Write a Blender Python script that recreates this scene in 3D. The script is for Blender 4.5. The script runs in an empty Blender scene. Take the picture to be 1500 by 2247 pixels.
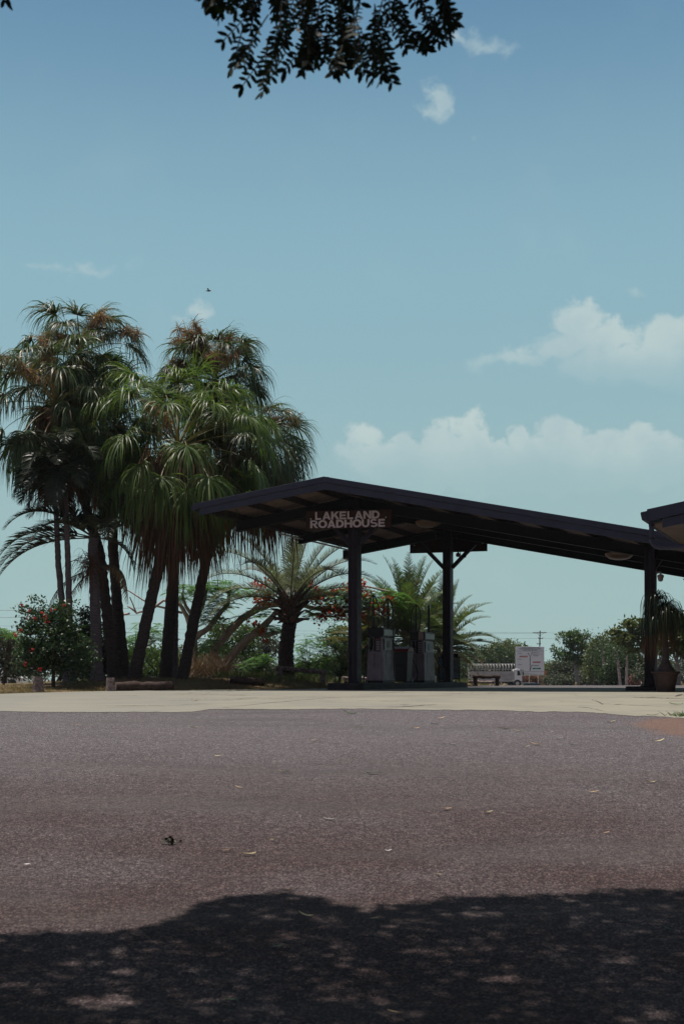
import bpy, bmesh, math, random
import numpy as np
from mathutils import Vector, Matrix

# ------------------------------------------------------------------ camera, world, sun, exposure
F = 2800.0            # focal length in photograph pixels (photo 1500 x 2247)
HY = 1490.0           # horizon row
CZ = 1.40             # eye height above the near asphalt
S = bpy.context.scene
COL = S.collection
cam = bpy.data.cameras.new("camera"); co = bpy.data.objects.new("camera", cam); COL.objects.link(co)
cam.sensor_fit = 'VERTICAL'; cam.sensor_height = 36.0; cam.lens = F / 2247 * 36
cam.shift_y = (HY - 1123.5) / 2247; cam.clip_end = 6000; cam.clip_start = 0.05
cam.dof.use_dof = True; cam.dof.focus_distance = 38.0; cam.dof.aperture_fstop = 6.0
co.location = (0, 0, CZ); co.rotation_euler = (math.radians(90), 0, 0)
S.camera = co
S.view_settings.view_transform = 'Standard'; S.view_settings.look = 'None'
S.view_settings.exposure = 0.23; S.view_settings.gamma = 1.0
try: S.view_settings.use_curve_mapping = False
except Exception: pass
S.cycles.use_denoising = True
S.cycles.max_bounces = 8; S.cycles.transparent_max_bounces = 8

SH = (-0.22, 0.10)    # horizontal offset towards the sun for 1 m of height
sun_el = math.atan(1 / math.hypot(*SH)); sun_az = math.atan2(SH[0], SH[1])   # azimuth from +Y, towards +X
sl = bpy.data.lights.new("sun", 'SUN'); so = bpy.data.objects.new("sun", sl); COL.objects.link(so)
sl.energy = 5.0; sl.angle = math.radians(0.53); sl.color = (1.0, 0.93, 0.86)
so.rotation_euler = Vector((SH[0], SH[1], 1)).normalized().to_track_quat('Z', 'Y').to_euler()
so.location = (0, 0, 30)

def build_world():
    w = bpy.data.worlds.new("World"); S.world = w; w.use_nodes = True
    nt = w.node_tree; nt.nodes.clear(); L = nt.links
    def nd(t, **k):
        n = nt.nodes.new(t)
        for a, b in k.items(): setattr(n, a, b)
        return n
    def put(sock, v):
        if hasattr(v, 'node'): L.new(v, sock)
        else: sock.default_value = v
    def M(op, a, b=0.0, c=0.0, clamp=False):
        n = nd('ShaderNodeMath', operation=op); n.use_clamp = clamp
        put(n.inputs[0], a); put(n.inputs[1], b); put(n.inputs[2], c); return n.outputs[0]
    def VM(op, a, b=None):
        n = nd('ShaderNodeVectorMath', operation=op); put(n.inputs[0], a)
        if b is not None: put(n.inputs[1], b)
        return n.outputs['Value'] if op == 'LENGTH' else n.outputs[0]
    def MR(v, a, b, c=0.0, d=1.0):
        n = nd('ShaderNodeMapRange', interpolation_type='SMOOTHSTEP')
        put(n.inputs[0], v); put(n.inputs[1], a); put(n.inputs[2], b); put(n.inputs[3], c); put(n.inputs[4], d); return n.outputs[0]
    def mix(f, a, b, t='MIX'):
        n = nd('ShaderNodeMixRGB', blend_type=t); put(n.inputs[0], f); put(n.inputs[1], a); put(n.inputs[2], b); return n.outputs[0]
    sky = nd('ShaderNodeTexSky'); sky.sky_type = 'NISHITA'; sky.sun_disc = False
    sky.sun_elevation = sun_el; sky.sun_rotation = sun_az
    sky.altitude = 300; sky.air_density = 1.0; sky.dust_density = 1.2; sky.ozone_density = 1.5
    tc = nd('ShaderNodeTexCoord'); sp = nd('ShaderNodeSeparateXYZ'); L.new(tc.outputs['Generated'], sp.inputs[0])
    X, Y, Z = sp.outputs
    Ys = M('MAXIMUM', Y, 0.05)
    u = M('DIVIDE', X, Ys); v = M('DIVIDE', Z, Ys)
    cb = nd('ShaderNodeCombineXYZ'); L.new(u, cb.inputs[0]); L.new(v, cb.inputs[1]); P = cb.outputs[0]
    def noise(scale, detail=6.0, rough=0.55, vec=P):
        n = nd('ShaderNodeTexNoise'); n.inputs['Scale'].default_value = scale; n.inputs['Detail'].default_value = detail
        n.inputs['Roughness'].default_value = rough; L.new(vec, n.inputs['Vector']); return n.outputs['Fac'], n.outputs['Color']
    n1f, n1c = noise(22.0, 8.0, 0.6)
    wob = VM('SUBTRACT', n1c, (0.5, 0.5, 0.5))
    sc_ = nd('ShaderNodeVectorMath', operation='SCALE'); L.new(wob, sc_.inputs[0]); sc_.inputs['Scale'].default_value = 0.05
    Pw = VM('ADD', P, sc_.outputs[0])
    n2f, _ = noise(34.0, 9.0, 0.62)
    fluff = M('MULTIPLY_ADD', n2f, 0.026, -0.0145)
    def field(puffs):
        acc = None
        for (cx, cy, rx, ry) in puffs:
            d = VM('SUBTRACT', Pw, ((cx - 750) / F, (HY - cy) / F, 0.0))
            d = VM('MULTIPLY', d, (F / rx, F / ry, 0.0))
            r = M('MULTIPLY_ADD', VM('LENGTH', d), -min(rx, ry) / F, min(rx, ry) / F)
            acc = r if acc is None else M('MAXIMUM', acc, r)
        return M('ADD', acc, fluff)
    # bodies of cloud, placed in fixed directions of the sky
    low = field([(1035, 940, 56, 52), (960, 962, 60, 44), (800, 960, 64, 44), (880, 968, 60, 40), (1140, 965, 56, 46),
                 (1240, 948, 66, 54), (1325, 975, 60, 44), (1430, 985, 100, 60), (1000, 1020, 310, 80), (1290, 1020, 300, 84)])
    high = field([(1262, 715, 66, 54), (1350, 748, 90, 46), (1480, 742, 100, 66), (1120, 782, 150, 34), (1400, 800, 240, 66), (1250, 760, 120, 44)])
    small = field([(450, 694, 42, 40), (408, 714, 58, 24), (962, 226, 42, 44), (935, 242, 40, 22)])
    wisp = field([(1060, 98, 74, 30), (1115, 110, 44, 24), (1008, 86, 36, 34), (1030, 318, 30, 26), (150, 588, 200, 24), (1390, 640, 40, 18)])
    mlow = M('MULTIPLY', MR(low, 0.0, 0.007), MR(v, (HY - 1080) / F, (HY - 930) / F, 0.12, 1.0))
    mhigh = M('MULTIPLY', MR(high, 0.0, 0.009), MR(v, (HY - 860) / F, (HY - 740) / F, 0.15, 1.0))
    msml = MR(small, 0.0, 0.010)
    mw = M('MULTIPLY', MR(wisp, 0.0, 0.012), 0.8)
    thin, _ = noise(9.0, 5.0, 0.6)
    mthin = M('MULTIPLY', MR(thin, 0.5, 0.75), MR(v, 0.0, 0.35, 0.16, 0.05))
    m = M('MAXIMUM', M('MULTIPLY', mlow, 0.78), M('MULTIPLY', mhigh, 0.72))
    m = M('MAXIMUM', m, M('MULTIPLY', msml, 0.6)); m = M('MAXIMUM', m, M('MULTIPLY', mw, 0.75)); m = M('ADD', m, mthin, clamp=True)
    front = MR(Y, 0.05, 0.2); m = M('MULTIPLY', m, front)
    base = mix(1.0, sky.outputs[0], SKY_TINT, 'MULTIPLY')
    grad = mix(MR(Z, 0.06, 0.34), HAZE_COL, MID_COL)
    grad = mix(MR(Z, 0.29, 0.53), grad, UPPER_COL)
    grad = mix(MR(Z, 0.55, 0.80), grad, ZEN_COL)
    grad = mix(MR(Y, 0.15, -0.25), grad, BACK_COL)
    skyc = mix(0.88, base, grad)
    shade = MR(noise(15.0, 6.0, 0.6)[0], 0.35, 0.65)
    col = mix(m, skyc, mix(shade, CLOUD_SHADE, CLOUD_COL))
    bg = nd('ShaderNodeBackground'); L.new(col, bg.inputs[0]); bg.inputs[1].default_value = 0.0508
    out = nd('ShaderNodeOutputWorld'); L.new(bg.outputs[0], out.inputs[0])
    w.cycles.sampling_method = 'MANUAL'; w.cycles.sample_map_resolution = 512
SKY_TINT = (0.85, 1.0, 0.88, 1)
HAZE_COL = (6.1, 8.85, 8.9, 1)
BACK_COL = (4.1, 4.3, 5.3, 1)  # unseen sky behind the camera, tinted lilac to colour shaded canopy faces
MID_COL = (4.7, 8.1, 9.6, 1)
UPPER_COL = (1.95, 4.3, 7.1, 1)
ZEN_COL = (4.0, 3.5, 3.5, 1)      # warm-whitened zenith, added out of view to neutralise the blue in shadows
CLOUD_COL = (9.4, 11.0, 10.7, 1)
CLOUD_SHADE = (7.5, 9.5, 9.9, 1)
build_world()

# ------------------------------------------------------------------ helpers
PD = [-40, 0, 4, 8, 12, 16, 22, 28, 33, 38, 60, 80, 110, 150, 260, 500, 3000, 6000]
PZ = [-.05, -.05, -.02, .16, .40, .60, .85, 1.0, 1.06, 1.10, 1.10, .92, .62, .42, .2, -.1, -1.0, -1.0]
_dd = np.arange(-40, 300, 0.25); _zz = np.interp(_dd, PD, PZ)
_k = np.hanning(15); _k /= _k.sum(); _zs = np.convolve(np.pad(_zz, 7, mode='edge'), _k, 'valid')
def zbase(D):
    D = np.asarray(D, float)
    return np.where(D < 290, np.interp(D, _dd, _zs), np.interp(D, PD, PZ))
VA = [-.45, -.268, -.2, -.15, -.09, -.03, -.012, 0.0, .05, .10, .112]
VD = [29.0, 31.0, 33.8, 35.5, 36.8, 38.0, 41, 50, 53, 55, 62]
def dverge(a): return np.where(np.asarray(a) > .112, 200.0, np.interp(a, VA, VD))
def sstep(t): t = np.clip(t, 0, 1); return t * t * (3 - 2 * t)
def zground(X, D):
    X = np.asarray(X, float); D = np.asarray(D, float); a = X / np.maximum(D, 5.0)
    amp = np.interp(a, [-.45, -.28, -.245, -.2, -.15, -.08, -.03, 0, .1, .13], [.06, .08, .12, .26, .34, .34, .24, .16, .10, .0])
    m = amp * sstep((D - np.interp(a, VA, VD)) / 3.5) * (1 - sstep((D - 56) / 20))
    m = m + np.where(D > 30, .03 * np.sin(X * 1.7 + D * .9) * np.cos(X * .6 - D * 1.3), 0) * sstep((D - np.interp(a, VA, VD)) / 2)
    return zbase(D) + m
def W(x, y, D): return Vector(((x - 750) / F * D, D, CZ + (HY - y) / F * D))
def G(x, D, dz=0.0):
    X = (x - 750) / F * D; return Vector((X, D, float(zground(X, D)) + dz))
def Gb(x, D, dz=0.0):
    X = (x - 750) / F * D; return Vector((X, D, float(zbase(D)) + dz))
_Dg = np.arange(3, 45, 0.02); _Yg = HY + (CZ - zbase(_Dg)) / _Dg * F
def D_of_y(y): return float(_Dg[np.argmin(np.abs(_Yg - y))])

def make_mat(name): 
    m = bpy.data.materials.new(name); m.use_nodes = True; return m
class NT:
    def __init__(s, name):
        s.m = make_mat(name); s.nt = s.m.node_tree; s.b = s.nt.nodes['Principled BSDF']; s.tc = s.n('ShaderNodeTexCoord')
    def n(s, t, **k):
        n = s.nt.nodes.new(t)
        for a, b in k.items(): setattr(n, a, b)
        return n
    def put(s, sock, v):
        if hasattr(v, 'node'): s.nt.links.new(v, sock)
        else: sock.default_value = v
    def noise(s, scale, detail=4, rough=.55, vec=None, dist=0.0):
        n = s.n('ShaderNodeTexNoise'); n.inputs['Scale'].default_value = scale; n.inputs['Detail'].default_value = detail
        n.inputs['Roughness'].default_value = rough; n.inputs['Distortion'].default_value = dist
        s.nt.links.new(vec if vec is not None else s.tc.outputs['Object'], n.inputs['Vector']); return n.outputs['Fac']
    def voro(s, scale, feature='F1', out='Distance', vec=None):
        n = s.n('ShaderNodeTexVoronoi', feature=feature); n.inputs['Scale'].default_value = scale
        s.nt.links.new(vec if vec is not None else s.tc.outputs['Object'], n.inputs['Vector']); return n.outputs[out]
    def scale(s, v, vec=None):
        n = s.n('ShaderNodeMapping'); n.inputs['Scale'].default_value = v
        s.nt.links.new(vec if vec is not None else s.tc.outputs['Object'], n.inputs['Vector']); return n.outputs[0]
    def M(s, op, a, b=0.0, c=0.0, clamp=False):
        n = s.n('ShaderNodeMath', operation=op); n.use_clamp = clamp
        s.put(n.inputs[0], a); s.put(n.inputs[1], b); s.put(n.inputs[2], c); return n.outputs[0]
    def mr(s, v, a, b, c=0.0, d=1.0):
        n = s.n('ShaderNodeMapRange', interpolation_type='SMOOTHSTEP')
        for i, q in enumerate((v, a, b, c, d)): s.put(n.inputs[i], q)
        return n.outputs[0]
    def mix(s, f, a, b, t='MIX'):
        n = s.n('ShaderNodeMixRGB', blend_type=t)
        for i, q in enumerate((f, a, b)): s.put(n.inputs[i], q if hasattr(q, 'node') or not isinstance(q, tuple) else tuple(q) + (1,) * (4 - len(q)))
        return n.outputs[0]
    def bump(s, h, strength=.4, dist=.02):
        n = s.n('ShaderNodeBump'); n.inputs['Strength'].default_value = strength; n.inputs['Distance'].default_value = dist
        s.nt.links.new(h, n.inputs['Height']); s.nt.links.new(n.outputs[0], s.b.inputs['Normal'])
    def out(s, col, rough=.7, spec=.5, metal=0.0):
        s.put(s.b.inputs['Base Color'], col if hasattr(col, 'node') else tuple(col) + (1,) * (4 - len(col)))
        s.put(s.b.inputs['Roughness'], rough); s.b.inputs['Specular IOR Level'].default_value = spec
        s.b.inputs['Metallic'].default_value = metal; return s.m
MATS = {}
def flat(name, c, rough=.6, var=.25, scale=6.0, spec=.4, metal=0.0, bump=.15, c2=None):
    """painted / worn surface: two tones broken up by noise"""
    if name in MATS: return MATS[name]
    t = NT(name); f = t.mr(t.noise(scale, 6, .65), .3, .75)
    c2 = c2 or tuple(x * (1 - var) for x in c)
    col = t.mix(f, tuple(c), tuple(c2))
    t.bump(t.noise(scale * 6, 4), bump, .01)
    MATS[name] = t.out(col, t.mr(t.noise(scale * 2), .2, .8, rough * .85, min(1, rough * 1.15)), spec, metal); return MATS[name]
def leafmat(name, c1, c2, rough=.5, transl=.3, spec=.25, c3=None):
    t = NT(name); g = t.n('ShaderNodeNewGeometry'); r = g.outputs['Random Per Island']
    col = t.mix(r, c1, c2)
    if c3: col = t.mix(t.mr(r, .86, .97), col, c3)
    col = t.mix(t.mr(t.noise(1.1, 3), .35, .7, 0, .45), col, t.mix(1.0, col, (.55, .6, .5), 'MULTIPLY'))
    t.out(col, rough, spec)
    tr = t.n('ShaderNodeBsdfTranslucent'); t.nt.links.new(t.mix(1.0, col, (1.2, 1.35, .6), 'MULTIPLY'), tr.inputs[0])
    mx = t.n('ShaderNodeMixShader'); mx.inputs[0].default_value = transl
    t.nt.links.new(t.b.outputs[0], mx.inputs[1]); t.nt.links.new(tr.outputs[0], mx.inputs[2])
    t.nt.links.new(mx.outputs[0], t.nt.nodes['Material Output'].inputs[0]); return t.m
def bark(name, c1, c2, sc=(3, 3, 12), strength=.6):
    t = NT(name); v = t.scale(sc); f = t.noise(2.0, 7, .7, v)
    t.bump(f, strength, .05); return t.out(t.mix(t.mr(f, .35, .68), c1, c2), .9, .2)

class MB:
    def __init__(s): s.v = []; s.f = []; s.mi = []; s.sm = []
    def add(s, vs, fs, smooth=False):
        o = len(s.v); s.v += [tuple(v) for v in vs]; s.f += [tuple(i + o for i in f) for f in fs]; s.sm += [smooth] * len(fs); return s
    def box(s, c, size, ax=None):
        c = Vector(c); X, Y, Z = ax or (Vector((1, 0, 0)), Vector((0, 1, 0)), Vector((0, 0, 1)))
        h = [q / 2 for q in size]
        vs = [c + X * (a * h[0]) + Y * (b * h[1]) + Z * (d * h[2]) for d in (-1, 1) for a, b in ((-1, -1), (1, -1), (1, 1), (-1, 1))]
        return s.add(vs, [(3, 2, 1, 0), (4, 5, 6, 7), (0, 1, 5, 4), (1, 2, 6, 5), (2, 3, 7, 6), (3, 0, 4, 7)])
    def hexa(s, b4, t4):
        return s.add(list(b4) + list(t4), [(3, 2, 1, 0), (4, 5, 6, 7), (0, 1, 5, 4), (1, 2, 6, 5), (2, 3, 7, 6), (3, 0, 4, 7)])
    def prism(s, poly, d):
        n = len(poly); d = Vector(d); a = [Vector(p) for p in poly]
        return s.add(a + [p + d for p in a], [tuple(range(n))[::-1], tuple(range(n, 2 * n))] + [(i, (i + 1) % n, (i + 1) % n + n, i + n) for i in range(n)])
    def bar(s, p, q, w, h, up=(0, 0, 1)):
        p = Vector(p); q = Vector(q); y = (q - p).normalized(); up = Vector(up); x = y.cross(up)
        if x.length < 1e-4: x = y.cross(Vector((1, 0, 0)))
        x.normalize(); z = x.cross(y); return s.box((p + q) / 2, (w, (q - p).length, h), (x, y, z))
    def tube(s, pts, r, n=8, caps=True, wob=0.0, rng=None):
        pts = [Vector(p) for p in pts]; k = len(pts); rr = r if hasattr(r, '__len__') else [r] * k
        vs = []; x = None
        for i, p in enumerate(pts):
            t = (pts[min(i + 1, k - 1)] - pts[max(i - 1, 0)]).normalized()
            if x is None:
                x = t.cross(Vector((0.13, 0.31, 0.94)));  x = x if x.length > .1 else t.cross(Vector((1, 0, 0)))
            x = (x - t * x.dot(t)).normalized(); y = t.cross(x)
            for j in range(n):
                a = 2 * math.pi * j / n; q = rr[i] * (1 + (rng.uniform(-wob, wob) if rng and wob else 0))
                vs.append(p + x * (math.cos(a) * q) + y * (math.sin(a) * q))
        fs = [(i * n + j, i * n + (j + 1) % n, (i + 1) * n + (j + 1) % n, (i + 1) * n + j) for i in range(k - 1) for j in range(n)]
        if caps: fs += [tuple(range(n))[::-1], tuple(range((k - 1) * n, k * n))]
        return s.add(vs, fs, True)
    def lathe(s, c, prof, n=20, axis=None):
        c = Vector(c); vs = []
        for r, z in prof:
            for j in range(n):
                a = 2 * math.pi * j / n; vs.append(c + Vector((math.cos(a) * r, math.sin(a) * r, z)))
        k = len(prof); fs = [(i * n + j, i * n + (j + 1) % n, (i + 1) * n + (j + 1) % n, (i + 1) * n + j) for i in range(k - 1) for j in range(n)]
        fs += [tuple(range(n))[::-1], tuple(range((k - 1) * n, k * n))]
        return s.add(vs, fs, True)
    def build(s, name, mat, parent=None, bevel=0.0):
        me = bpy.data.meshes.new(name); me.from_pydata(s.v, [], s.f)
        me.polygons.foreach_set('use_smooth', s.sm); me.materials.append(mat); me.update()
        if any(s.sm):
            try: me.set_sharp_from_angle(angle=math.radians(50))
            except Exception: pass
        o = bpy.data.objects.new(name, me); COL.objects.link(o)
        if bevel:
            b = o.modifiers.new('bevel', 'BEVEL'); b.width = bevel; b.segments = 2; b.limit_method = 'ANGLE'
        if parent: attach(o, parent)
        return o
def attach(o, parent):
    o.parent = parent; o.matrix_parent_inverse = Matrix.Translation(-Vector(parent.location))
def arr_mesh(name, V, Fc, mat, parent=None, smooth=False):
    """V (N,3), Fc (M,k) uniform faces -> one mesh object"""
    V = np.asarray(V, np.float32); Fc = np.asarray(Fc, np.int32); k = Fc.shape[1]
    me = bpy.data.meshes.new(name); me.vertices.add(len(V)); me.vertices.foreach_set('co', V.ravel())
    me.loops.add(Fc.size); me.loops.foreach_set('vertex_index', Fc.ravel())
    me.polygons.add(len(Fc)); me.polygons.foreach_set('loop_start', np.arange(0, Fc.size, k, dtype=np.int32))
    me.polygons.foreach_set('loop_total', np.full(len(Fc), k, np.int32))
    if smooth: me.polygons.foreach_set('use_smooth', np.ones(len(Fc), bool))
    me.materials.append(mat); me.update(calc_edges=True); me.validate()
    o = bpy.data.objects.new(name, me); COL.objects.link(o)
    if parent: attach(o, parent)
    return o
def thing(name, label, cat, loc, group=None):
    o = bpy.data.objects.new(name, None); COL.objects.link(o); o.location = loc; o.empty_display_size = .2
    return tag(o, label, cat, group)
def tag(o, label=None, cat=None, group=None, kind=None):
    if label: o['label'] = label
    if cat: o['category'] = cat
    if group: o['group'] = group
    if kind: o['kind'] = kind
    return o

# ------------------------------------------------------------------ ground
def sheet(name, avals, front, back, rows, dz, mat, ground=False, jag=0.0, seed=1):
    rng = np.random.default_rng(seed)
    A = np.asarray(avals); V = []
    fr = np.array([front(a) for a in A]); bk = np.array([back(a) for a in A])
    if jag:
        q = rng.normal(0, 1, len(A)); fr = fr + jag * (np.convolve(q, np.ones(9) / 3, 'same') + np.convolve(q, np.ones(41) / 6.4, 'same') * 1.2 + .35 * q)
    t = np.linspace(0, 1, rows)
    for ti in t:
        D = fr + (bk - fr) * ti; X = A * np.maximum(D, 8)
        Z = (zground(X, D) if ground else zbase(D)) + dz
        V.append(np.stack([X, D, Z], 1))
    V = np.concatenate(V); n = len(A)
    i, j = np.meshgrid(np.arange(rows - 1), np.arange(n - 1), indexing='ij'); b = (i * n + j).ravel()
    o = arr_mesh(name, V, np.stack([b, b + 1, b + n + 1, b + n], 1), mat, smooth=True)
    return tag(o, kind='structure')
def m_ground():
    t = NT('dirt and dry grass'); n1 = t.noise(.9, 6, .65); n2 = t.noise(28, 5, .7); n3 = t.noise(5, 5, .6)
    c = t.mix(t.mr(n1, .38, .62), (.15, .085, .055), (.12, .10, .055))
    c = t.mix(t.mr(n2, .45, .7), c, (.20, .165, .09))
    c = t.mix(t.mr(n3, .55, .75, 0, .7), c, (.06, .07, .03))
    t.bump(n2, .9, .05); return t.out(c, .95, .1)
def m_asphalt():
    t = NT('asphalt')
    cell = t.voro(95, 'F1', 'Color'); sp = t.n('ShaderNodeSeparateColor'); t.nt.links.new(cell, sp.inputs[0])
    dist = t.voro(95, 'F1', 'Distance')
    c = t.mix(sp.outputs[0], (.048, .043, .050), (.265, .242, .246))
    sp2 = t.n('ShaderNodeSeparateColor'); t.nt.links.new(t.voro(38, 'F1', 'Color'), sp2.inputs[0])
    c = t.mix(t.mr(sp2.outputs[0], 0, 1, 0, .75), c, t.mix(1.0, c, (.30, .27, .30), 'MULTIPLY'))
    c = t.mix(t.mr(sp2.outputs[1], .90, .96, 0, .55), c, (.30, .275, .26))
    c = t.mix(t.mr(t.noise(9, 5, .75), .35, .68, 0, .55), c, (.052, .044, .049))
    c = t.mix(t.mr(sp.outputs[1], .90, .97), c, (.26, .24, .235))
    c = t.mix(t.mr(sp.outputs[1], .02, .10, 1, 0), c, (.02, .018, .022))
    c = t.mix(t.mr(dist, .35, .75, 0, .75), c, (.045, .034, .036))
    # reddish dust in the near part, with vignette and tree shade painted in, grey tyre-polished bands
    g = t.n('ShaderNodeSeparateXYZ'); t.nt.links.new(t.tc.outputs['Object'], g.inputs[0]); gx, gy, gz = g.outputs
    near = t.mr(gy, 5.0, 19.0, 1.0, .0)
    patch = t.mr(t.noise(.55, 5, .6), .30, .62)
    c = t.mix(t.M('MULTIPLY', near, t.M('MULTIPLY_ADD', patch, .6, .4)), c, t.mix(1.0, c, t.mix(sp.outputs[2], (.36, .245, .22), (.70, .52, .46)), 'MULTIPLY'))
    sm = t.mr(t.noise(1.0, 4, .55, t.scale((.16, .9, 1))), .50, .72, 0, .5)
    c = t.mix(sm, c, (.088, .080, .075))
    # patch of red dirt by the concrete at the right
    dx = t.M('DIVIDE', t.M('SUBTRACT', gx, 5.35), 1.15); dy = t.M('DIVIDE', t.M('SUBTRACT', gy, 18.2), 2.3)
    e = t.M('ADD', t.M('MULTIPLY', dx, dx), t.M('MULTIPLY', dy, dy)); e = t.M('ADD', e, t.M('MULTIPLY_ADD', t.noise(3.2, 6, .7), 1.6, -.8))
    c = t.mix(t.mr(e, .55, 1.15, .85, 0), c, t.mix(t.noise(30, 3), (.10, .058, .044), (.15, .092, .07)))
    gr = t.noise(1.0, 2, .5, t.scale((55, 26, 1))); c = t.mix(t.mr(gr, .36, .56, .42, 0), c, (.018, .014, .016)); c = t.mix(t.mr(gr, .58, .72, 0, .22), c, (.20, .175, .165))
    c = t.mix(t.mr(t.noise(1.0, 5, .6, t.scale((.30, .9, 1))), .50, .72, 0, .32), c, (.030, .024, .028))
    c = t.mix(1.0, c, t.mix(t.mr(gy, 6, 18), (1.10, 1.08, 1.07), (1.38, 1.42, 1.44)), 'MULTIPLY')  # near end left darker, painting in vignette and deeper tree shade
    t.bump(t.M('ADD', t.M('MULTIPLY', dist, -1.0), t.M('MULTIPLY', t.noise(1.2, 3), 2.0)), .9, .012)
    return t.out(c, .9, .12)
def m_concrete():
    t = NT('concrete'); n1 = t.noise(.7, 6, .6); n2 = t.noise(60, 3, .7); n3 = t.noise(1.0, 5, .6, t.scale((.35, 2.4, 1)))
    c = t.mix(t.mr(n1, .35, .68), (.218, .207, .163), (.175, .170, .142))
    c = t.mix(t.mr(n3, .42, .7, 0, .5), c, (.148, .137, .110)); c = t.mix(t.mr(n2, .55, .8, 0, .6), c, (.235, .225, .185))
    g = t.n('ShaderNodeSeparateXYZ'); t.nt.links.new(t.tc.outputs['Object'], g.inputs[0])
    c = t.mix(t.mr(g.outputs[0], -9, 4, .4, 0), c, (.150, .153, .136))
    wv = t.scale((.16, .42, 1)); wn = t.n('ShaderNodeTexNoise'); wn.inputs['Scale'].default_value = 1.6; wn.inputs['Detail'].default_value = 5
    t.nt.links.new(t.tc.outputs['Object'], wn.inputs['Vector'])
    ad = t.n('ShaderNodeMixRGB', blend_type='ADD'); ad.inputs[0].default_value = .35; t.nt.links.new(wv, ad.inputs[1]); t.nt.links.new(wn.outputs['Color'], ad.inputs[2])
    cr = t.voro(1.0, 'DISTANCE_TO_EDGE', 'Distance', ad.outputs[0])
    keep = t.mr(t.noise(.35, 2), .44, .56)
    crack = t.M('MULTIPLY', t.mr(cr, .004, .013, 1, 0), keep)
    c = t.mix(t.M('MULTIPLY', crack, .8), c, (.07, .05, .04))
    spots = t.mr(t.voro(2.3), .03, .07, .85, 0); c = t.mix(spots, c, (.06, .05, .045))
    t.bump(n2, .25, .01); return t.out(c, .85, .3)
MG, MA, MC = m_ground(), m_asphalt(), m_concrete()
def border(a):
    x = 750 + a * F
    y = np.interp(x, [-800, 0, 330, 420, 460, 850, 1200, 1350, 1500, 2000, 3500], [1563, 1561, 1563, 1562, 1557, 1557, 1561, 1567, 1575, 1600, 1640])
    return D_of_y(y)
avf = np.concatenate([np.linspace(-6, -.6, 30), np.linspace(-.55, .55, 400), np.linspace(.6, 6, 30)])
sheet('ground', avf, lambda a: -38.0, lambda a: 27.0, 40, -.06, MG)
go = sheet('ground', avf, lambda a: 27.0, lambda a: 80.0, 90, -.012, MG, ground=True)
sheet('far_ground', avf, lambda a: 79.9, lambda a: 1500.0, 160, -.01, MG)
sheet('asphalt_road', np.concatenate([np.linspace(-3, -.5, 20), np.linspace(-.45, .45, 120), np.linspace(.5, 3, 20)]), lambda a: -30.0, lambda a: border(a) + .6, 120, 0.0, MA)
apron = sheet('concrete_apron', np.concatenate([np.linspace(-1.2, -.5, 15), np.linspace(-.46, .5, 900), np.linspace(.55, 1.6, 20)]), border,
      lambda a: float(min(dverge(a), 45.0)), 60, .006, MC, jag=.05)
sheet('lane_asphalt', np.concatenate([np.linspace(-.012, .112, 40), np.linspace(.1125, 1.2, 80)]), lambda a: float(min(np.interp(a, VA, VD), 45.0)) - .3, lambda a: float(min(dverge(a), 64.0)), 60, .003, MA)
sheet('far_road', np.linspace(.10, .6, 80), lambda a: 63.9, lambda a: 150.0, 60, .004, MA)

M_crk = flat('dark crack', (.045, .036, .03), .9, .2)  # even dark colour of the crack strips
def crack(label, pts, w):
    P = [(x, D_of_y(y)) for x, y in pts]; V = []; r_ = random.Random(len(pts) + int(pts[0][0])); Q = []
    for i in range(len(P) - 1):
        n = 9
        for j in range(n): u = j / n; Q.append(((P[i][0] + (P[i + 1][0] - P[i][0]) * u), P[i][1] + (P[i + 1][1] - P[i][1]) * u + r_.uniform(-.10, .10)))
    Q.append(P[-1]); k = len(Q)
    for i, (x, D) in enumerate(Q):
        X = (x - 750) / F * D; ww = w * (.15 + math.sin(math.pi * i / (k - 1)) ** .5) * r_.uniform(.6, 1.2)
        for s in (-.5, .5): V.append((X, D + s * ww, float(zbase(D)) + .011))
    o = arr_mesh('pavement_crack', V, [(2 * i, 2 * i + 2, 2 * i + 3, 2 * i + 1) for i in range(k - 1)], M_crk, apron)
for pts, w in (([(788, 1526), (840, 1522), (905, 1516)], .10), ([(845, 1553), (900, 1551), (960, 1546)], .12), ([(760, 1529), (880, 1529), (1000, 1528)], .07), ([(1265, 1552), (1290, 1554), (1325, 1562)], .14),
       ([(1296, 1536), (1312, 1541), (1322, 1547)], .16), ([(1305, 1545), (1360, 1547), (1500, 1553)], .09), ([(1385, 1531), (1440, 1532), (1500, 1534)], .22), ([(1480, 1529), (1496, 1524)], .25), ([(470, 1556), (560, 1546), (650, 1538), (750, 1530)], .10),
       ([(380, 1523), (480, 1525)], .10), ([(1215, 1540), (1300, 1543)], .06), ([(1250, 1524), (1272, 1528)], .10), ([(520, 1533), (570, 1531)], .08)): crack('', pts, w)

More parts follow.
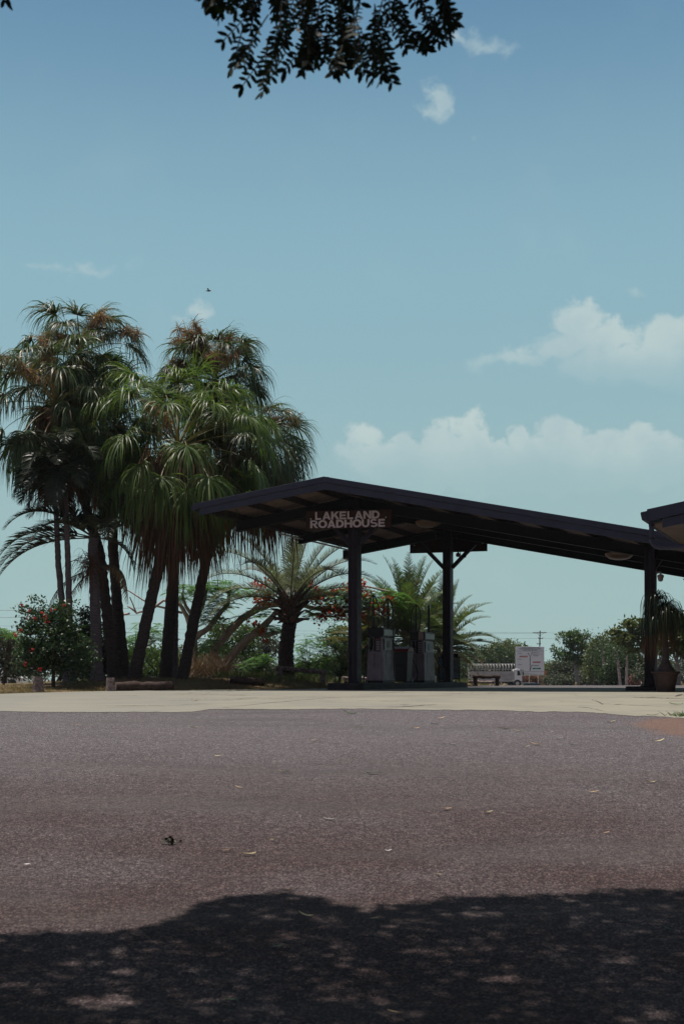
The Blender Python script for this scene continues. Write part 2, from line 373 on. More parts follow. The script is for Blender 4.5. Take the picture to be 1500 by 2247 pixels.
# ------------------------------------------------------------------ canopy frame (u across the lanes, v along the ridge)
vdir = Vector((.3917, .920, 0)).normalized()
udir = Vector((.978, -.208, 0)).normalized()
pdir = Vector((vdir.y, -vdir.x, 0))            # square to the ridge
UP = Vector((0, 0, 1))
A0 = W(712, 1050, 34.86)                        # front apex of the roof
SL, SR = .172, .193                             # falls of the two slopes
TL, TR, LV = 3.66, 10.9, 11.35
def R(t, v, dz=0.0):                            # point on the roof surface
    return A0 + udir * t + vdir * v + UP * (dz - (SL * -t if t < 0 else SR * t))
M_fas = flat('charcoal fascia paint', (.028, .027, .052), .5, .25, 3, .3, bump=.05)
M_stl = flat('dark steel paint', (.011, .010, .013), .6, .35, 5, .15, bump=.08)
M_stl2 = flat('dark column paint', (.019, .012, .022), .55, .3, 3, .2, bump=.08)
M_sof = flat('underside sheeting', (.22, .155, .13), .6, .35, 2.5, .3, c2=(.12, .085, .075))
M_pur = flat('brown purlins', (.030, .018, .017), .7, .4, 5, .3)
M_roof = flat('roof sheeting', (.12, .12, .13), .45, .2, 2, .5)
cn = thing('fuel_canopy', 'dark steel petrol station canopy with a low gabled roof over the pumps', 'canopy', Gb(777, 36.8))
def roofsheet():
    m = MB()
    for (a, b) in ((-TL, 0), (0, TR)):
        q = [R(a, 0, -.03), R(b, 0, -.03), R(b, LV, -.03), R(a, LV, -.03)]
        m.hexa(q, [p + UP * .03 for p in q])
    o = m.build('roof', M_roof, cn)
    m = MB(); nr = int((TL + TR) / .2)            # ribs of the sheeting, running down the slopes
    for i in range(56):
        v = .1 + i * (LV - .2) / 55
        for (a, b) in ((-TL + .05, -.05), (.05, TR - .05)): m.bar(R(a, v, .015), R(b, v, .015), .03, .028)
    m.build('roof_rib', M_roof, o)
    m = MB()
    for (a, b) in ((-TL, -.004), (.004, TR)):
        q = [R(a, .05, -.07), R(b, .05, -.07), R(b, LV - .05, -.07), R(a, LV - .05, -.07)]
        m.hexa(q, [p + UP * .036 for p in q])
    m.build('soffit', M_sof, cn)
    m = MB(); m.bar(R(0, -.02, .02), R(0, LV + .02, .02), .22, .035); m.build('ridge_cap', M_fas, cn)
roofsheet()
def rake(v0, sgn, name):
    # barge board: upper capping stands a little proud of the lower board
    m = MB()
    for (a, b) in ((-TL - .06, 0), (0, TR)):
        m.hexa([R(a, v0, -.11), R(b, v0, -.11), R(b, v0 + .10 * sgn, -.11), R(a, v0 + .10 * sgn, -.11)] if sgn > 0 else
               [R(b, v0, -.11), R(a, v0, -.11), R(a, v0 + .10 * sgn, -.11), R(b, v0 + .10 * sgn, -.11)],
               [R(a, v0, .05), R(b, v0, .05), R(b, v0 + .10 * sgn, .05), R(a, v0 + .10 * sgn, .05)] if sgn > 0 else
               [R(b, v0, .05), R(a, v0, .05), R(a, v0 + .10 * sgn, .05), R(b, v0 + .10 * sgn, .05)])
    o = m.build(name, M_fas, cn, .006)
    m = MB(); w0 = v0 + .03 * sgn
    for (a, b) in ((-TL + .1, 0), (0, TR)):
        q = [R(a, w0, -.30), R(b, w0, -.30), R(b, w0 + .05 * sgn, -.30), R(a, w0 + .05 * sgn, -.30)]
        m.hexa(q, [p + UP * .187 for p in q])
    m.build('barge_board', M_fas, o)
    return o
rake(-.06, 1, 'fascia'); rake(LV + .06, -1, 'fascia')
m = MB()                                          # left eave gutter
def gut(t, sg):
    a, b = R(t, -.05), R(t, LV + .02)
    prof = [(0, -.02), (.13 * sg, 0.0), (.15 * sg, -.02), (.13 * sg, -.14), (.02 * sg, -.16), (0, -.15)]
    m = MB(); m.prism([a + pdir * x + UP * z for x, z in prof], b - a); return m
gut(-TL, -1).build('gutter', M_fas, cn); gut(TR, 1).build('gutter', M_fas, cn)
# eave boards, purlins and rafters
m = MB()
for t in (-3.35, -2.35, -1.35, -.35, .35, 1.6, 2.9, 4.2, 5.5, 6.8, 8.1, 9.4, 10.6):
    m.bar(R(t, .12, -.16), R(t, LV - .12, -.16), .07, .17)
m.build('purlins', M_pur, cn)
def beam(v0, depth, name='rafter_beam', t0=-3.5, t1=TR - .1):
    m = MB()
    for (a, b) in ((t0, 0), (0, t1)):
        for dz, w in ((-.262, .26), (-.25 - depth, .26)):
            q = [R(a, v0 - w / 2, dz), R(b, v0 - w / 2, dz), R(b, v0 + w / 2, dz), R(a, v0 + w / 2, dz)]
            m.hexa(q, [p + UP * .018 for p in q])
        q = [R(a, v0 - .02, -.232 - depth), R(b, v0 - .02, -.232 - depth), R(b, v0 + .02, -.232 - depth), R(a, v0 + .02, -.232 - depth)]
        m.hexa(q, [p + UP * (depth - .03) for p in q])
    return m.build(name, M_stl, cn)
VP1 = (W(777, 1100, 36.8) - A0); VP1 = VP1.x * vdir.x + VP1.y * vdir.y
V1 = 2.10; V2 = 10.6
beam(V1, .30); beam(6.35, .24); beam(V2, .26)
def on_uv(t, v): p = A0 + udir * t + vdir * v; return p
def column(t, v, z0, name='column', w=.30):
    p = on_uv(t, v); ztop = R(t, v).z - .30; h = ztop - z0
    m = MB(); c = Vector((p.x, p.y, z0 + h / 2))
    m.box(c, (w * .66, w * .95, h), (pdir, vdir, UP))
    for s in (-1, 1):
        m.box(c + pdir * (s * w * .40), (w * .14, w * 1.12, h - .006), (pdir, vdir, UP))
        m.box(c - vdir * (w * .52) + pdir * (s * w * .19), (w * .07, w * .08, h - .01), (pdir, vdir, UP))
    o = m.build(name, M_stl2, cn, .006)
    b = MB(); b.box((p.x, p.y, z0 + .012), (w * 1.6, w * 1.6, .024), (pdir, vdir, UP))
    for i in (-1, 1):
        for j in (-1, 1): b.lathe(Vector((p.x, p.y, z0 + .024)) + pdir * (i * w * .68) + vdir * (j * w * .68), [(.02, 0), (.02, .03), (.01, .035)], 6)
    b.build('base_plate', M_stl, o)
    return o
ZI = 1.10 + .185                                 # top of the pump island
column(0.02, V1, ZI); column(0.02, V2, ZI); column(8.3, V1, 1.10 + .10); column(8.3, V2, 1.10)
def brace(t, v, s, reach=.95, drop=1.0):
    top = R(t + s * reach, v, -.58); foot = on_uv(t + s * .15, v); foot.z = R(t, v).z - .58 - drop
    m = MB(); m.bar(foot, top, .12, .13, vdir); m.build('knee_brace', M_stl2, cn)
for v in (V1, V2):
    for s in (-1, 1): brace(.02, v, s)
    m = MB(); c = R(8.3, v, -.62)
    m.prism([c + udir * -.36 + UP * .13, c + udir * .30 + UP * -.0, c + udir * .16 + UP * -.2, c + udir * -.16 + UP * -.12], vdir * .1); m.build('haunch_plate', M_stl, cn)
# box under the left eave and a conduit beside it
m = MB(); c = R(-TL + .1, LV - .4, -.42); m.box(c, (.5, .4, .32), (pdir, vdir, UP)); m.build('rain_head', M_stl, cn, .01)
M_pipe = flat('pale conduit', (.5, .5, .48), .4, .15)
m = MB(); m.tube([R(-TL + .30, 4.6, -.36), R(-TL + .30, LV - .6, -.36)], .028, 8)
m.build('conduit', M_pipe, cn)
M_dome = flat('yellowed light bowl', (.24, .15, .11), .35, .25, 3, .5)
def bowl(px, py, D):
    c = W(px, py, D); m = MB()
    m.lathe(c, [(.02, -.17), (.16, -.165), (.30, -.13), (.40, -.05), (.43, .0), (.42, .03), (.1, .10), (.1, .2)], 24)
    o = m.build('light_bowl', M_dome, cn)
    k = MB(); k.tube([c + UP * .2, c + UP * .62], .02, 6); k.build('hanger', M_stl, o)
bowl(940, 1146, 40.5); bowl(1358, 1216, 38.2)
# hanging cables at the rear column
m = MB(); p = W(1011, 1166, 44.3)
m.tube([p, W(1012, 1178, 44.4), W(1008, 1190, 44.4), W(1012, 1204, 44.3), W(1008, 1216, 44.2)], .012, 6); m.tube([W(996, 1166, 44.3), W(995, 1172, 44.3)], .012, 6)
m.build('cable', M_stl, cn)

def text_mesh(name, body, mat, origin, ax, width, height, depth=.01, offset=0.0, parent=None, align='CENTER', shear=0, squash=None):
    cu = bpy.data.curves.new(name, 'FONT'); cu.body = body; cu.size = 1; cu.extrude = .5; cu.offset = offset; cu.align_x = 'LEFT'
    tmp = bpy.data.objects.new('tmp', cu); COL.objects.link(tmp); dg = bpy.context.evaluated_depsgraph_get(); dg.update()
    me = bpy.data.meshes.new_from_object(tmp.evaluated_get(dg)); bpy.data.objects.remove(tmp)
    co_ = np.empty(len(me.vertices) * 3, np.float32); me.vertices.foreach_get('co', co_); co_ = co_.reshape(-1, 3)
    mn, mx = co_.min(0), co_.max(0); q = (co_ - mn) / np.maximum(mx - mn, 1e-6)
    w = width if width else height * (mx[0] - mn[0]) / (mx[1] - mn[1])
    Xa, Ya, Za = [np.array(v) for v in ax]
    x0 = {'CENTER': -.5, 'LEFT': 0.0}[align]
    P = np.array(origin) + np.outer((q[:, 0] + x0) * w, Xa) + np.outer((q[:, 1] - .5) * height, Ya) + np.outer(q[:, 2] * depth, Za)
    me.vertices.foreach_set('co', P.astype(np.float32).ravel()); me.materials.clear(); me.materials.append(mat); me.update()
    o = bpy.data.objects.new(name, me); COL.objects.link(o)
    if parent: attach(o, parent)
    return o
# block capitals of the roadhouse sign, drawn as solid shapes on a unit cell
def strokes(ch):
    t = .27; h = .22
    def rect(a, b, c, d): return [(a, b), (c, b), (c, d), (a, d)]
    def arc(cx, cy, rx, ry, a0, a1, tx, ty, n=14):
        o = [(cx + rx * math.cos(a0 + (a1 - a0) * i / n), cy + ry * math.sin(a0 + (a1 - a0) * i / n)) for i in range(n + 1)]
        q = [(cx + (rx - tx) * math.cos(a0 + (a1 - a0) * i / n), cy + (ry - ty) * math.sin(a0 + (a1 - a0) * i / n)) for i in range(n + 1)]
        return [[o[i], o[i + 1], q[i + 1], q[i]] for i in range(n)]
    pi = math.pi
    if ch == 'L': return [rect(0, 0, t, 1), rect(t, 0, .86, h)]
    if ch == 'E': return [rect(0, 0, t, 1), rect(t, 0, .92, h), rect(t, .40, .84, .60), rect(t, 1 - h, .90, 1)]
    if ch == 'A': return [[(0, 0), (.27, 0), (.62, 1), (.38, 1)], [(1 - .27, 0), (1, 0), (.62, 1), (.44, 1 - .22)], rect(.27, .18, .73, .36)]
    if ch == 'K': return [rect(0, 0, t, 1), [(t, .28), (t, .62), (.68, 1), (1, 1)], [(.40, .46), (.60, .66), (1.04, 0), (.70, 0)]]
    if ch == 'N': return [rect(0, 0, t, 1), rect(1 - t, 0, 1, 1), [(t, .98), (t, .62), (1 - t, .02), (1 - t, .38)]]
    if ch == 'D': return [rect(0, 0, t, 1), rect(t, 0, .46, h), rect(t, 1 - h, .46, 1)] + arc(.46, .5, .54, .5, -pi / 2, pi / 2, .28, h)
    if ch == 'R': return [rect(0, 0, t, 1), rect(t, .40, .52, .58), rect(t, .82, .52, 1)] + arc(.52, .70, .42, .30, -pi / 2, pi / 2, .26, .18) + [[(.36, .42), (.66, .44), (1.0, 0), (.68, 0)]]
    if ch == 'O': return arc(.5, .5, .54, .52, 0, 2 * pi, .27, .22, 28)
    if ch == 'H': return [rect(0, 0, t, 1), rect(1 - t, 0, 1, 1), rect(t, .39, 1 - t, .61)]
    if ch == 'U': return [rect(0, .42, t, 1), rect(1 - t, .42, 1, 1)] + arc(.5, .42, .5, .44, pi, 2 * pi, t, .22)
    if ch == 'S': return arc(.48, .71, .46, .31, .15 * pi, 1.5 * pi, .26, .19, 16) + arc(.50, .29, .48, .31, -.85 * pi, .5 * pi, .27, .19, 16)
def word(m, txt, widths, org, X, Y, Z, total, hgt, depth):
    gap = .07; tw = sum(widths) + gap * (len(txt) - 1); k = total / tw; x = 0
    for ch, w in zip(txt, widths):
        for i, poly in enumerate(strokes(ch)):
            off = .0006 * (i % 5)
            m.prism([Vector(org) + X * ((x + px * w) * k) + Y * (py * hgt) - Z * 0 for px, py in poly], Z * (depth + off))
        x += w + gap
M_board = flat('rough brown timber board', (.045, .020, .018), .85, .5, 9, .2, bump=.5)
M_let = flat('cut white letters', (.52, .44, .47), .6, .15, 4, .3)
for front in (True, False):
    if front:
        cx = W(764, 1139.5, 36.35); wd, hg = 2.46, .52; sd = Vector((.984, -.178, 0)).normalized()
        sg = thing('roadhouse_sign', 'brown board reading LAKELAND ROADHOUSE on the front of the canopy', 'sign', (cx.x, cx.y, cx.z - hg / 2))
    else:
        cx = W(983, 1196.5, 45.15); wd, hg = 2.78, .50; sd = Vector((.958, -.287, 0)).normalized()
        sg = thing('back_sign', 'blank back of a brown sign board behind the rear canopy column', 'sign', (cx.x, cx.y, cx.z - hg / 2))
    sdn = Vector((-sd.y, sd.x, 0)) * -1      # towards the camera
    sdn = sdn if sdn.y < 0 else -sdn
    m = MB(); m.box(cx, (wd, .045, hg), (sd, -sdn, UP)); m.build('board', M_board, sg, .006)
    m = MB()
    for s in (-1, 1):
        m.box(cx - sdn * .05 + sd * (s * wd * .30) * (1 if front else -1), (.06, .05, hg * .9), (sd, -sdn, UP))
    m.build('batten', M_stl, sg)
    for s in (-1, 1):
        m = MB(); c = cx + sd * (s * wd * .44) + sdn * .02 + UP * .03
        m.tube([c, c + sdn * .03], .018, 8); m.build('bolt', M_pipe, sg)
    if front:
        m = MB(); o0 = cx + sdn * .024
        word(m, 'LAKELAND', [.86, 1.05, 1.0, .92, .86, 1.05, 1.0, 1.0], o0 + sd * (-.955) + UP * (-.0), sd, UP, sdn, 1.86, .225, .012)
        m.build('lakeland_lettering', M_let, sg)
        m = MB()
        word(m, 'ROADHOUSE', [1.0, 1.08, 1.06, 1.0, 1.0, 1.08, 1.0, .98, .92], o0 + sd * (-1.10) + UP * (-.235), sd, UP, sdn, 2.17, .222, .016)
        m.build('roadhouse_lettering', M_let, sg)

# islands
M_isl = flat('dark painted kerb', (.013, .011, .016), .7, .4, 4, .2, c2=(.024, .020, .022))
def island(name, label, t, v0, v1, hw, h, z0=1.10):
    m = MB(); poly = []
    def P(a, b): q = on_uv(t, 0); return Vector((q.x, q.y, z0 - .05)) + vdir * b + pdir * a
    n = 6
    for i in range(n + 1):
        a = math.pi + math.pi * i / n; poly.append(P(math.cos(a) * hw, v0 + .22 + math.sin(a) * .22))
    for i in range(n + 1):
        a = math.pi * i / n; poly.append(P(math.cos(a) * hw, v1 - .22 + math.sin(a) * .22))
    m.prism(poly, UP * (h + .05)); o = m.build(name, M_isl, None, .03); return tag(o, label, 'kerb')
island('pump_island', 'long low dark kerbed island under the fuel pumps', 0.02, V1 - .95, V2 + .75, .55, .185)
island('column_island', 'short dark kerb at the foot of the right canopy column', 8.15, V1 - .40, V1 + .45, .50, .10)

# ------------------------------------------------------------------ fuel pumps
M_pump = flat('pump panel grey', (.19, .15, .18), .5, .25, 3, .3, c2=(.12, .09, .10))
M_pumpl = flat('pump stainless', (.24, .205, .23), .45, .3, 3, .3)
M_head = flat('pump head black', (.009, .008, .010), .5, .3, 4, .2)
M_disp = flat('pump display dark', (.035, .03, .042), .35, .3, 4, .3)
M_blk = flat('black rubber', (.012, .012, .013), .5, .2)
M_btn = flat('price buttons', (.22, .17, .18), .5, .2, 9); M_red = flat('red plastic', (.16, .016, .016), .5, .3)
M_pap = flat('faded paper notice', (.26, .25, .27), .8, .1); M_blu = flat('blue notice', (.12, .24, .32), .6, .2)
M_pink = flat('faded pink panel', (.30, .20, .18), .6, .2)
def pump(D, px, label, kind):
    base = W(px, 0, D); base.z = ZI; X, Y, Z = pdir, vdir, UP
    t = thing('fuel_pump', label, 'fuel pump', base, 'fuel pumps on the island')
    hw, hl = .235, .50                                  # half width across, half length along the island
    def P(a, b, z): return base + X * a + Y * b + Z * z
    def slab(a0, a1, b0, b1, z0, z1, ins=0.0): 
        m = MB(); m.hexa([P(a0, b0, z0), P(a1, b0, z0), P(a1, b1, z0), P(a0, b1, z0)], [P(a0 + ins, b0 + ins, z1), P(a1 - ins, b0 + ins, z1), P(a1 - ins, b1 - ins, z1), P(a0 + ins, b1 - ins, z1)]); return m
    slab(-hw - .02, hw + .02, -hl - .02, hl + .02, 0, .07).build('plinth', M_head, t, .005)
    slab(-hw - .035, hw + .03, -hl - .03, hl + .03, .07, .95, .03).build('lower_cabinet', M_pump, t, .008)
    slab(-hw, hw, -hl, hl, .953, 1.38, .02).build('upper_cabinet', M_pumpl, t, .008)
    slab(-hw - .02, hw + .02, -hl - .02, hl + .02, 1.382, 1.66).build('head', M_head, t, .012)
    m = MB(); m.box(P(hw + .005, -.02, 1.16), (.03, .74, .36), (X, Y, Z)); d = m.build('display_panel', M_disp, t, .008)
    m = MB(); m.box(P(hw + .025, -.06, 1.17), (.012, .22, .20), (X, Y, Z)); m.build('screen', M_pap if kind == 0 else M_blu, d)
    m = MB(); m.box(P(hw + .026, 0, 1.52), (.012, .9, .18), (X, Y, Z)); m.build('head_panel', flat('pump head strip', (.06, .05, .058), .3, .3), t)
    # seams on the lower cabinet
    m = MB(); m.box(P(hw + .012, -.24, .5), (.006, .012, .82), (X, Y, Z)); m.box(P(-.02, -hl - .014, .5), (.012, .006, .82), (X, Y, Z)); m.build('panel_seam', M_head, t)
    m = MB(); m.box(P(.06, -hl - .012, 1.16), (.20, .03, .42), (X, Y, Z)); k = m.build('price_keypad', M_head, t, .006)
    for i in range(5):
        m = MB(); m.box(P(.10, -hl - .034, 1.31 - i * .075), (.11, .014, .052), (X, Y, Z)); m.build('button', M_red if i == 0 and kind == 0 else M_btn, k)
    if kind: 
        m = MB(); m.box(P(.14, -hl - .03, 1.52), (.17, .03, .26), (X, Y, Z)); m.build('card_panel', M_pink, t, .006)
        m = MB(); m.box(P(.02, -hl - .045, .24), (.07, .02, .10), (X, Y, Z)); m.build('notice', M_pap, t)
    # nozzles in their boots
    for (a, b) in ((-.13, -hl - .06),) + (((-.13 if not kind else -.16), .25),):
        m = MB(); q = P(a, b, 1.16)
        m.tube([q + Z * -.20, q + Z * -.05 + Y * -.015, q + Z * .06 + Y * -.03, q + Z * .16 - Y * .01], [.026, .032, .045, .03], 8)
        m.tube([q + Z * .10 - Y * .02, q + Z * .13 + X * .06, q + Z * -.02 + X * .075, q + Z * -.08 + X * .03], .012, 6)
        m.tube([q + Z * .16, q + Z * .22 + Y * .05], [.014, .011], 6)
        n = m.build('nozzle', M_blk, t)
        m = MB(); m.box(q + Y * .045 + Z * .02, (.10, .05, .36), (X, Y, Z)); m.build('nozzle_boot', M_head, n, .006)
    # masts and hoses
    def mast(a, b, h, r=.024):
        m = MB(); m.tube([P(a, b, 1.655), P(a, b, 1.86), P(a, b, 1.92), P(a, b, 1.66 + h)], [.05, .05, r * 1.3, r], 8); return m.build('hose_mast', M_blk, t)
    def hose(pts, r=.021):
        pts = [P(*p) for p in pts]; c = []
        for i in range(len(pts) - 1):
            p0, p1, p2, p3 = pts[max(i - 1, 0)], pts[i], pts[i + 1], pts[min(i + 2, len(pts) - 1)]
            for s in range(6):
                u = s / 6; c.append(.5 * ((2 * p1) + (p2 - p0) * u + (2 * p0 - 5 * p1 + 4 * p2 - p3) * u * u + (-p0 + 3 * p1 - 3 * p2 + p3) * u ** 3))
        c.append(pts[-1]); m = MB(); m.tube(c, r, 8); return m.build('hose', M_blk, t)
    if kind == 0:
        mast(-.10, -.40, .98); mast(.10, .30, .90)
        hose([(-.12, -.56, 1.10), (-.26, -.60, .92), (-.33, -.58, .35), (-.34, -.58, .04), (-.33, -.60, .03)])
        hose([(-.26, -.42, 1.66), (-.23, -.42, 2.25), (-.17, -.42, 2.55), (-.10, -.42, 2.65), (-.01, -.40, 2.52), (.07, -.38, 2.2), (.04, -.36, 1.9), (.0, -.36, 1.66)])
        hose([(.0, .26, 1.66), (-.04, .28, 2.05), (-.02, .3, 2.4), (.06, .3, 2.55), (.14, .3, 2.56), (.22, .3, 2.42), (.27, .32, 2.1), (.27, .36, 1.2), (.28, .36, .5), (.34, .3, .12), (.44, .3, .02)])
    else:
        mast(-.10, -.35, .92); m = mast(.12, .30, .92, .038)
        hose([(-.26, -.42, 1.4), (-.25, -.42, 1.9), (-.22, -.42, 2.3), (-.12, -.4, 2.52), (.0, -.38, 2.48), (.07, -.36, 2.2), (.03, -.36, 1.85), (.0, -.36, 1.66)])
        hose([(-.14, -.58, 1.02), (-.12, -.62, .8), (-.02, -.66, .6), (.06, -.68, .42), (.06, -.66, .2), (-.02, -.62, .05), (-.1, -.62, .03)])
        hose([(-.26, -.42, 1.5), (-.30, -.5, .9), (-.31, -.52, .3), (-.32, -.5, .03)])
        hose([(.28, .42, .9), (.40, .52, .62), (.50, .66, .42), (.46, .9, .1), (.36, .8, .03)])
    return t
pump(38.9, 836, 'grey fuel pump nearest the front column with two looped overhead hoses', 0)
pump(42.3, 926, 'grey fuel pump beside the rear column with blue notice and pink panel', 1)
# rubbish bin between the pumps
b = W(884, 0, 40.9); b.z = ZI; bn = thing('rubbish_bin', 'dark wheelie bin with red lid standing between the two fuel pumps', 'bin', b)
def loc(b, a, c, z): return b + pdir * a + vdir * c + UP * z
M_bin = flat('dark bin plastic', (.009, .007, .009), .5, .3)
m = MB(); m.hexa([loc(b, x * .20, y * .22, .03) for x, y in ((-1, -1), (1, -1), (1, 1), (-1, 1))], [loc(b, x * .25, y * .28, .98) for x, y in ((-1, -1), (1, -1), (1, 1), (-1, 1))]); m.build('body', M_bin, bn, .02)
m = MB(); m.prism([loc(b, -.27, -.30, .985), loc(b, -.27, .30, .985), loc(b, -.27, .24, 1.10), loc(b, -.27, .05, 1.15), loc(b, -.27, -.22, 1.08)], pdir * .54); m.build('lid', M_red, bn, .01)
for s in (-1, 1):
    m = MB(); c = loc(b, s * .20, .25, .085); m.tube([c - pdir * .02, c + pdir * .02], .085, 14); m.build('wheel', M_blk, bn)
m = MB(); m.tube([loc(b, -.22, .30, .93), loc(b, -.22, .36, .95), loc(b, .22, .36, .95), loc(b, .22, .30, .93)], .014, 6); m.build('handle', M_blk, bn)
m = MB(); m.box(loc(b, .0, -.265, .55), (.30, .03, .12), (pdir, vdir, UP)); m.build('squeegee_tray', M_head, bn, .006)
# poster stand behind the rear column
b = W(985, 0, 45.3); b.z = ZI; ps = thing('poster_stand', 'dark framed poster stand with blue poster behind the rear canopy column', 'poster stand', b)
XX = Vector((1, 0, 0)); YY = Vector((0, 1, 0))
m = MB()
for s in (-1, 1): m.bar(b + XX * s * .36 + UP * .01, b + XX * s * .36 + UP * .88, .03, .03, YY); m.bar(b + XX * s * .36 - YY * .16 + UP * .02, b + XX * s * .36 + YY * .16 + UP * .02, .04, .03)
m.bar(b - XX * .36 + UP * .88, b + XX * .36 + UP * .88, .03, .03); m.bar(b - XX * .36 + UP * .12, b + XX * .36 + UP * .12, .03, .03); m.build('frame', M_head, ps)
def poster_mat():
    t = NT('faded blue poster'); n = t.noise(3.2, 2, .4)
    c = t.mix(t.mr(n, .42, .55), (.018, .022, .035), (.03, .09, .15)); c = t.mix(t.mr(t.noise(4.5, 1, .3, t.scale((1, 1, 1.7))), .60, .66), c, (.12, .05, .04)); return t.out(c, .3, .5)
m = MB(); m.box(b + UP * .50, (.68, .02, .72), (XX, YY, UP)); m.build('poster', poster_mat(), ps)
m = MB(); m.box(b + UP * .96, (.62, .12, .14), (XX, YY, UP)); m.build('header_box', M_head, ps, .02)
b = W(951, 0, 44.0); b.z = ZI; m = MB(); m.box(b + UP * .10, (.13, .12, .2), (pdir, vdir, UP)); m.box(b + UP * .22, (.06, .06, .04), (pdir, vdir, UP))
m.tube([b + UP * .2 - XX * .05, b + UP * .26 - XX * .03, b + UP * .26 + XX * .03, b + UP * .2 + XX * .05], .008, 5)
tag(m.build('water_container', flat('off white plastic', (.5, .47, .42), .5, .15), None, .015), 'small off-white plastic container on the island beside the second pump', 'container')

# small camera on the brace of the rear column, dome camera on the right column, loudspeaker horns
c = W(1005, 1218, 44.0); cc = thing('security_camera', 'small bullet camera fixed on the right brace of the rear column', 'camera', c)
m = MB(); m.box(c, (.12, .20, .12), (pdir, vdir, UP)); m.build('mount', M_pur, cc, .01)
m = MB(); m.tube([c + UP * .06 - XX * .02, c + UP * .10], .03, 8); m.build('bracket', M_stl, cc)
m = MB(); m.tube([c + XX * .10 - UP * .05, c + XX * .26 - UP * .04], .05, 10); m.build('barrel', M_stl, cc)
c = W(958, 1175, 44.4); sp_ = thing('loudspeaker', 'dark horn loudspeaker left of the rear column top', 'loudspeaker', c)
m = MB(); m.tube([c + XX * .28, c + XX * .14, c + XX * .05, c - XX * .03], [.03, .045, .09, .13], 12); m.build('horn', M_stl, sp_); m = MB(); m.tube([c + XX * .26, c + XX * .26 + UP * .25], .015, 6); m.build('bracket', M_stl, sp_)
c = W(1017, 1176, 44.4) - XX * .2; sp_ = thing('loudspeaker', 'dark horn loudspeaker right of the rear column top', 'loudspeaker', c)
m = MB(); m.tube([c - XX * .2, c - XX * .08, c + XX * .0, c + XX * .08 - UP * .03], [.03, .045, .09, .12], 12); m.build('horn', M_stl, sp_); m = MB(); m.tube([c - XX * .18, c - XX * .18 + UP * .25], .015, 6); m.build('bracket', M_stl, sp_)
cp = W(1437, 1258, 35.0); dc = thing('dome_camera', 'pale dome camera hanging from an arm on the right canopy column', 'camera', cp)
M_cam = flat('aged camera plastic', (.33, .26, .24), .5, .15)
e = W(1448, 1257, 34.9)
m = MB(); m.box(cp, (.05, .10, .14)); m.tube([cp, cp + (e - cp) * .75 + UP * .02, e + UP * .01, e - UP * .05], [.03, .028, .026, .026], 8); m.build('arm', M_cam, dc)
m = MB(); m.lathe(e - UP * .24, [(.01, 0), (.05, .012), (.07, .05), (.075, .10), (.09, .12), (.09, .17), (.04, .20)], 16); m.build('dome', M_cam, dc)

# ------------------------------------------------------------------ roadhouse building at the right edge
bc = W(1420, 1121, 27.0)
bd = thing('roadhouse_building', 'roadhouse building at the right edge with dark gutter and brown eaves', 'building', (bc.x + 1.6, bc.y + .5, float(zbase(27.5))))
def B(a, c, z=0.0): return bc + pdir * a + vdir * c + UP * (z + .17 * a)
LB = 16.0
m = MB(); q = [B(0, 0, -.04), B(5, 0, -.04), B(5, LB, -.04), B(0, LB, -.04)]; m.hexa(q, [p + UP * .04 for p in q]); m.build('roof', M_roof, bd)
m = MB(); q = [B(-.01, -.05, -.22), B(5, -.05, -.22), B(5, -.01, -.22), B(-.01, -.01, -.22)]; m.hexa(q, [p + UP * .25 for p in q]); m.build('barge_board', M_fas, bd)
m = MB(); m.prism([B(x, -.02, z) for x, z in ((0, 0), (-.14, .0), (-.15, -.03), (-.12, -.17), (0, -.19))], vdir * LB); m.build('gutter', M_fas, bd)
m = MB(); q = [B(.30, .0, -.42), B(5, .0, -.42), B(5, .10, -.42), B(.30, .10, -.42)]; m.hexa(q, [p + UP * .19 for p in q]); m.build('gable_beam', M_fas, bd)
m = MB(); q = [B(.04, .12, -.30), B(1.35, .12, -.30), B(1.35, LB, -.30), B(.04, LB, -.30)]; m.hexa(q, [p + UP * .03 for p in q]); m.build('soffit', flat('pinkish brown soffit', (.13, .088, .08), .7, .2, 2), bd)
m = MB(); q = [B(.02, .02, -.32), B(.06, .02, -.32), B(.06, LB, -.32), B(.02, LB, -.32)]; m.hexa(q, [p + UP * .30 for p in q]); m.build('eave_board', M_fas, bd)
m = MB(); p = B(.0, .12, -.18); pts = [p + pdir * .06, p + pdir * .06 - UP * .40, p + pdir * .08 - UP * .49, p + pdir * .14 - UP * .56, p + pdir * .24 - UP * .59, p + pdir * 1.25 - UP * .60, p + pdir * 1.33 - UP * .66, p + pdir * 1.35 - UP * 3.4]
m.tube(pts, .056, 12); dp = m.build('downpipe', M_fas, bd)
m = MB()
for k in (.10, .38): m.tube([pts[0] - UP * k, pts[0] - UP * (k + .035)], .063, 12)
m.build('pipe_clip', M_stl, dp)
M_wall = flat('cream rendered wall', (.34, .28, .22), .85, .15, 2)
g0 = float(zbase(28)) - .15; wz = bc.z - .30 - g0
m = MB(); o0 = bc + pdir * 1.42 + vdir * .5
m.prism([Vector((p.x, p.y, g0)) for p in (o0, o0 + vdir * (LB - 1), o0 + vdir * (LB - 1) + pdir * 5, o0 + pdir * 5)], UP * wz); m.build('wall', M_wall, bd)
for k in (1.5, 5.0, 9.0):
    c = o0 + vdir * (k + .7); c.z = g0 + 1.75
    m = MB(); m.box(c - pdir * .03, (.07, 1.4, 1.1), (pdir, vdir, UP)); wo = m.build('window', M_fas, bd)
    m = MB(); m.box(c - pdir * .07, (.02, 1.26, .96), (pdir, vdir, UP)); m.build('pane', flat('dark window glass', (.02, .025, .03), .08, .1, spec=.8), wo)

